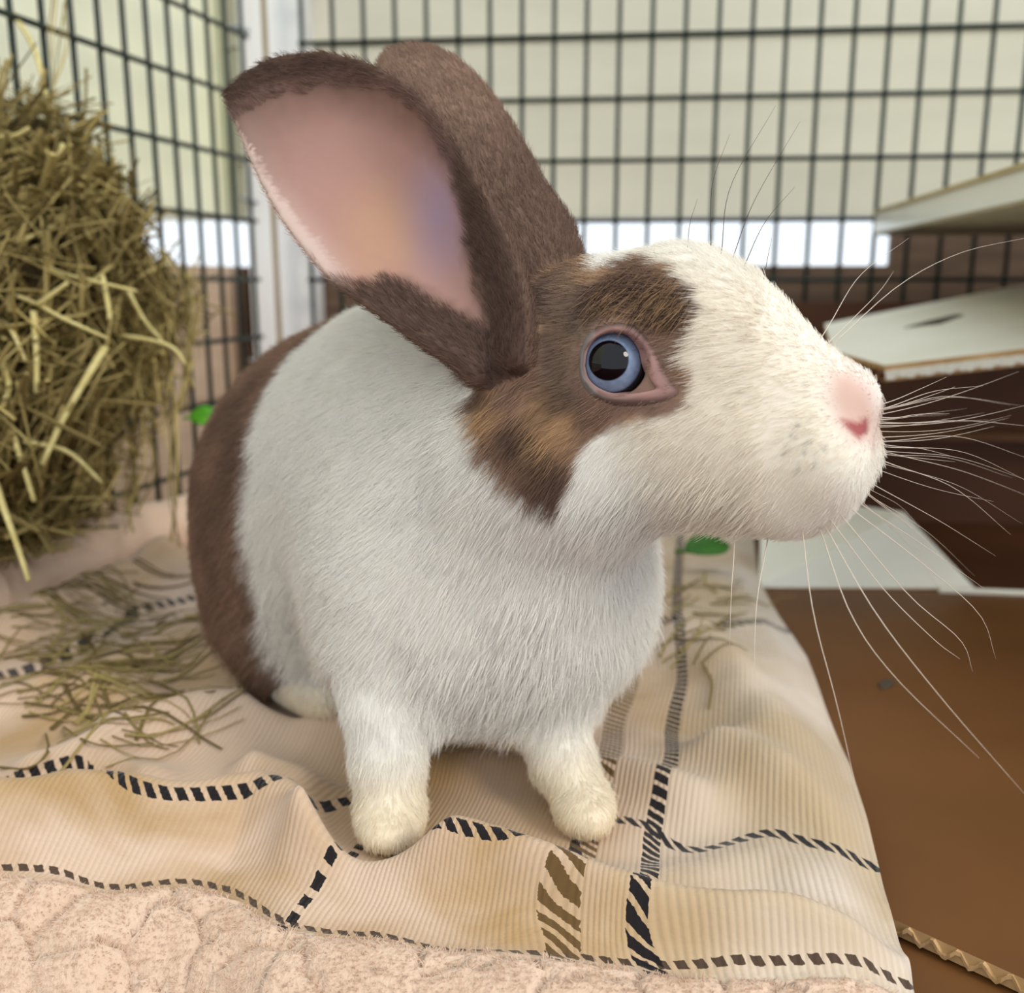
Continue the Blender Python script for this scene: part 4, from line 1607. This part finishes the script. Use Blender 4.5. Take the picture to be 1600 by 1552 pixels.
def root_on_skin(x, y, sx, sy, t):
    for d_ in range(4, 90, 4):
        h = rab_bvh.ray_cast(Vector(CAM), Vector(ray(x + sx * d_, y + sy * d_)).normalized())
        if h[0] is not None:
            return np.array(h[0])
    return P(x, y, t)


def whisker(line, ta, tb, r0, mat, sx, sy):
    tl_ = np.linspace(ta, tb, len(line))
    pts = resample([P(x, y, t) for (x, y), t in zip(line, tl_)], 14)
    h0 = root_on_skin(line[0][0], line[0][1], sx, sy, ta)
    pts = pts + (h0 - pts[0]) * (np.linspace(1, 0, 14) ** 3)[:, None]
    vv, ff = tube_vf(pts, np.linspace(r0, r0 * 0.22, 14), 5)
    under(mesh_obj('whisker', vv, ff, mat, None, True), rabbit)


for line, ta, tb in WH:
    up_ = line[0][1] < 600
    whisker(line, ta, tb, 0.00012 if up_ else 0.00017 if line[0][0] < 1345 else random.uniform(0.00007, 0.00013), M_WHISKER, -0.7, 0.7 if up_ else -0.7)
for line in ([(1130, 384), (1142, 290), (1212, 165)], [(1148, 388), (1180, 310), (1250, 190)], [(1166, 400), (1196, 345), (1242, 292)],
             [(1113, 380), (1113, 290), (1140, 210)], [(1075, 384), (1078, 350), (1090, 310)], [(1195, 430), (1200, 400), (1206, 372)]):
    whisker(line, 0.262, 0.262, 0.00013, M_WHISKER_D, -0.2, 0.9)

# ------------------------------------------------------------------ hay
def hay_mat(name, c1, c2):
    m, nt, b = new_mat(name, 0.7, 0.25)
    a = N(nt, 'ShaderNodeAttribute')
    a.attribute_name = 'tone'
    nt.links.new(mixc(nt, a.outputs['Fac'], c1, c2), b.inputs['Base Color'])
    return m


M_HAY = hay_mat('dry_green_gold_hay', srgb(84, 68, 32), srgb(200, 180, 116))
M_STALK = noisy_mat('pale_gold_hay_stalk', srgb(196, 180, 112), srgb(224, 210, 148), 60, (1, 1, 4), rough=0.6)
M_HAYCORE = noisy_mat('shade_dark_packed_hay', srgb(36, 28, 10), srgb(70, 56, 26), 90, (1, 1, 5), rough=0.9, bump=1.0)  # hay core coloured as dark as the shade between the strands


def strands(name, lines, radii, tones):
    V_, F_, T_2 = [], [], []
    for pts, r, t in zip(lines, radii, tones):
        vv, ff = tube_vf(pts, np.linspace(r, r * 0.55, len(pts)), 4, 0.55)
        b0 = len(V_)
        V_ += vv
        F_ += [tuple(i + b0 for i in q) for q in ff]
        T_2 += [t] * len(vv)
    me = bpy.data.meshes.new(name)
    me.from_pydata([tuple(map(float, p)) for p in V_], [], F_)
    a = me.attributes.new('tone', 'FLOAT', 'POINT')
    a.data.foreach_set('value', np.array(T_2, np.float32))
    return data_obj(name, me, M_HAY)


def fence_x(y):
    return CORNER[0] + (y - CORNER[1]) * math.tan(LEFT_ANG)


HAYBLOBS = [((20, 330, 0.545), 0.036), ((95, 385, 0.555), 0.034), ((0, 430, 0.52), 0.050), ((80, 500, 0.545), 0.048), ((185, 455, 0.585), 0.026), ((220, 500, 0.60), 0.018), ((0, 600, 0.52), 0.048),
            ((60, 620, 0.54), 0.040), ((0, 720, 0.52), 0.042), ((50, 730, 0.54), 0.030), ((-120, 450, 0.48), 0.05), ((-120, 650, 0.48), 0.05), ((-30, 260, 0.53), 0.026), ((-120, 760, 0.49), 0.04)]
hc_ = [P(*p) for p, r in HAYBLOBS]
for i, (p, r) in enumerate(HAYBLOBS):          # keep inside the pen
    lim = fence_x(hc_[i][1]) + 0.012 + r * 0.55
    hc_[i][0] = max(hc_[i][0], lim)
hay = empty('hay_heap', (float(hc_[0][0]), float(hc_[0][1]), 0.03))
tag(hay, 'big heap of dry green gold hay piled against the wire', 'hay')
# packed core: one lumpy mesh
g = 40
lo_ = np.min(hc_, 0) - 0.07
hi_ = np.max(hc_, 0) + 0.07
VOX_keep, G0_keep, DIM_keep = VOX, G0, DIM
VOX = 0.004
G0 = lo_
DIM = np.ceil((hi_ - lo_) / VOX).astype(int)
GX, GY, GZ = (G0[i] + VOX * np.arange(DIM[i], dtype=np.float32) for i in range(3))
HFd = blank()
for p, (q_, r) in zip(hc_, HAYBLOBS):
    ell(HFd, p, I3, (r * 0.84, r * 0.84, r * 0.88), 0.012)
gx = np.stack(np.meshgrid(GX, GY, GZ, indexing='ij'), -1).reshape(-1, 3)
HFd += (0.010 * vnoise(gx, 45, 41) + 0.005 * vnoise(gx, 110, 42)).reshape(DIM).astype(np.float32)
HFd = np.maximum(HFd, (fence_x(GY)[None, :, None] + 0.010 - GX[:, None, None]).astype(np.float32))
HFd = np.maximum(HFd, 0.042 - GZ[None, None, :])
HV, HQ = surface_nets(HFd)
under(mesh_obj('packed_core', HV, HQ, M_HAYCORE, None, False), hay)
fnh = np.cross(HV[HQ[:, 2]] - HV[HQ[:, 0]], HV[HQ[:, 3]] - HV[HQ[:, 1]])
arh = np.linalg.norm(fnh, axis=1)
nrm_h = fnh / arh[:, None]
ch = np.cumsum(arh)
NS = 3300
pick = np.searchsorted(ch, rng.random(NS) * ch[-1])
lines, radii, tones = [], [], []
for k in range(NS):
    q_ = HQ[pick[k]]
    p = HV[q_].mean(0)
    nn = nrm_h[pick[k]]
    d = rng.normal(size=3)
    d -= (d @ nn) * nn * 0.75
    fl_d = np.array([vnoise(p[None], 18, 61)[0], vnoise(p[None], 18, 62)[0], vnoise(p[None], 18, 63)[0]])
    d = d + 1.6 * fl_d
    d -= (d @ nn) * nn * 0.6
    d[2] -= 0.25
    d /= np.linalg.norm(d)
    ln = rng.uniform(0.02, 0.085)
    bend = rng.normal(size=3) * 0.15
    s = np.linspace(-0.5, 0.5, 5)[:, None]
    pts = p + nn * rng.uniform(-0.004, 0.014) + d * ln * s + bend * ln * (s ** 2)
    pts[:, 0] = np.maximum(pts[:, 0], fence_x(pts[:, 1]) + 0.009)
    pts[:, 2] = np.maximum(pts[:, 2], 0.036)
    lines.append(pts)
    radii.append(rng.choice([0.0005, 0.0008, 0.0012, 0.0019], p=[0.2, 0.35, 0.29, 0.16]))
    tones.append(float(np.clip(rng.beta(1.3, 2.0), 0, 1)))
o = under(strands('hay_strands', lines, radii, tones), hay)
o['kind'] = 'stuff'
STALKS = [
    [(52, 487, .455), (57, 550, .452), (57, 615, .45)], [(164, 542, .47), (135, 590, .462), (97, 658, .455), (66, 726, .45)],
    [(-10, 745, .44), (8, 800, .437), (26, 850, .434), (45, 908, .43)], [(8, 640, .452), (30, 710, .45), (54, 784, .447)],
    [(-10, 450, .455), (55, 474, .457), (97, 497, .46), (168, 529, .465)], [(45, 400, .47), (90, 425, .47), (130, 436, .47), (213, 455, .475)],
    [(58, 477, .455), (106, 442, .455)], [(190, 525, .50), (240, 533, .50), (272, 545, .50), (290, 570, .50)], [(38, 690, .455), (106, 706, .458), (160, 755, .46)],
    [(0, 385, .46), (30, 378, .46), (100, 345, .47)], [(172, 500, .475), (168, 470, .475), (160, 430, .48)], [(0, 560, .45), (14, 600, .448), (2, 640, .446)],
    [(0, 500, .45), (20, 520, .45), (40, 565, .45)], [(60, 210, .50), (80, 250, .50), (85, 290, .50)], [(0, 215, .49), (25, 212, .49), (46, 200, .49)],
    [(100, 225, .51), (85, 260, .51), (78, 300, .51)], [(200, 455, .50), (225, 500, .505), (255, 535, .51)], [(20, 20, .55), (55, 80, .54), (75, 160, .53), (95, 240, .52)],
]
for line in STALKS:
    pts = resample([P(*p) for p in line], 10)
    vv, ff = tube_vf(pts, np.linspace(0.0021, 0.0014, 10), 6, 0.6)
    under(mesh_obj('hay_stalk', vv, ff, M_STALK, None, True), hay)
HANG = [[(225, 400), (262, 470), (262, 560), (240, 640)], [(250, 395), (290, 450), (300, 540), (292, 640)], [(262, 560), (268, 640), (275, 760), (280, 850)],
        [(235, 560), (220, 640), (205, 760), (200, 830)], [(290, 560), (262, 650), (215, 700)], [(300, 430), (308, 470), (300, 560)], [(240, 470), (285, 520), (296, 600)],
        [(215, 640), (232, 720), (205, 800)], [(60, 0), (70, 90), (85, 180)], [(180, 560), (200, 680), (210, 800)]]
lines, radii, tones = [], [], []
for line in HANG:
    for j in range(4):
        w = [(x + random.uniform(-14, 14), y + random.uniform(-8, 8)) for x, y in line]
        pts = resample([P(x, y, 0.57 + random.uniform(-0.01, 0.02)) for x, y in w], 9)
        pts[:, 0] = np.maximum(pts[:, 0], fence_x(pts[:, 1]) + 0.009)
        lines.append(pts)
        radii.append(random.uniform(0.0007, 0.0013))
        tones.append(random.uniform(0.3, 0.9))
o = under(strands('hanging_hay', lines, radii, tones), hay)
o['kind'] = 'stuff'

# loose hay scattered on the blanket
lines, radii, tones = [], [], []
for k in range(230):
    while True:
        x, y = random.gauss(170, 95), random.gauss(1010, 75)
        if y > 1195 or y < 880 or x < -40 or x > 400:
            continue
        break
    if k > 205:
        x, y = random.uniform(1040, 1190), random.uniform(905, 1010)
    p = on_blanket(x, y)
    nr_ = rab_bvh.find_nearest(Vector(p))
    if nr_[0] is not None and nr_[3] < 0.012:
        continue
    a = random.gauss(0.35, 0.6)
    ln = random.uniform(0.012, 0.045)
    s = np.linspace(-0.5, 0.5, 6)
    bend = random.uniform(-0.5, 0.5)
    xy_ = np.stack([p[0] + ln * s * math.cos(a) - bend * ln * s ** 2 * math.sin(a), p[1] + ln * s * math.sin(a) + bend * ln * s ** 2 * math.cos(a)], -1)
    pts = []
    for q_ in xy_:
        h = bl_bvh.ray_cast(Vector((q_[0], q_[1], 0.2)), Vector((0, 0, -1)))
        pts.append((q_[0], q_[1], (h[0].z if h[0] else 0.0) + 0.001))
    lines.append(np.array(pts))
    radii.append(random.choice([0.0005, 0.0007, 0.001]))
    tones.append(random.uniform(0.0, 0.6))
for line in ([(100, 1140), (130, 1160), (170, 1170), (240, 1165)], [(1098, 1040), (1112, 1070), (1108, 1110)], [(0, 1203), (45, 1205), (75, 1180), (72, 1150)], [(160, 1110), (230, 1095), (330, 1085), (420, 1070)]):
    pts = resample([on_blanket(*p) + np.array([0, 0, 0.001]) for p in line], 10)
    lines.append(pts)
    radii.append(0.0008)
    tones.append(0.2)
o = strands('loose_hay', lines, radii, tones)
tag(o, 'loose hay stems scattered over the plaid blanket', 'hay', kind='stuff')


# green leaves
def leaf(name, center, length, width, yaw, tilt, mat, label):
    n_ = 9
    vv, ff = [], []
    for i in range(n_):
        s = i / (n_ - 1)
        w = width * math.sin(math.pi * min(1, s * 0.92 + 0.08)) ** 0.8
        for j in range(5):
            u_ = (j - 2) / 2
            vv.append((length * (s - 0.5), w * u_, 0.15 * width * u_ * u_ + 0.12 * length * math.sin(math.pi * s) + 0.02 * width * math.sin(9 * s + 2 * u_)))
    for i in range(n_ - 1):
        for j in range(4):
            a = i * 5 + j
            ff.append((a, a + 1, a + 6, a + 5))
    root = empty(name, tuple(center))
    o = mesh_obj('blade', vv, ff, mat, root, True)
    md = o.modifiers.new('thickness', 'SOLIDIFY')
    md.thickness = 0.0006
    vs, fs = tube_vf([(length * (s - 0.5), 0, 0.12 * length * math.sin(math.pi * max(s, 0)) + 0.0004) for s in (-0.25, 0, 0.25, 0.5, 0.75, 0.95)], [0.0012, 0.0012, 0.001, 0.0008, 0.0006, 0.0004], 6)
    mesh_obj('midrib', vs, fs, mat, root, True)
    root.rotation_euler = (tilt, 0, yaw)
    tag(root, label, 'leaf')
    return root


g_ = ground(1105, 890, 0.004)
leaf('green_leaf', g_ + np.array([0, 0, 0.012]), 0.028, 0.010, 0.3, 0.5, M_LEAFDARK, 'dark green leaf lying on the blanket behind the rabbit chin')
leaf('green_leaf', P(322, 652, 0.665), 0.020, 0.007, 0.2, 1.1, M_LEAF, 'small bright green leaf caught in the wire behind the brown rump')
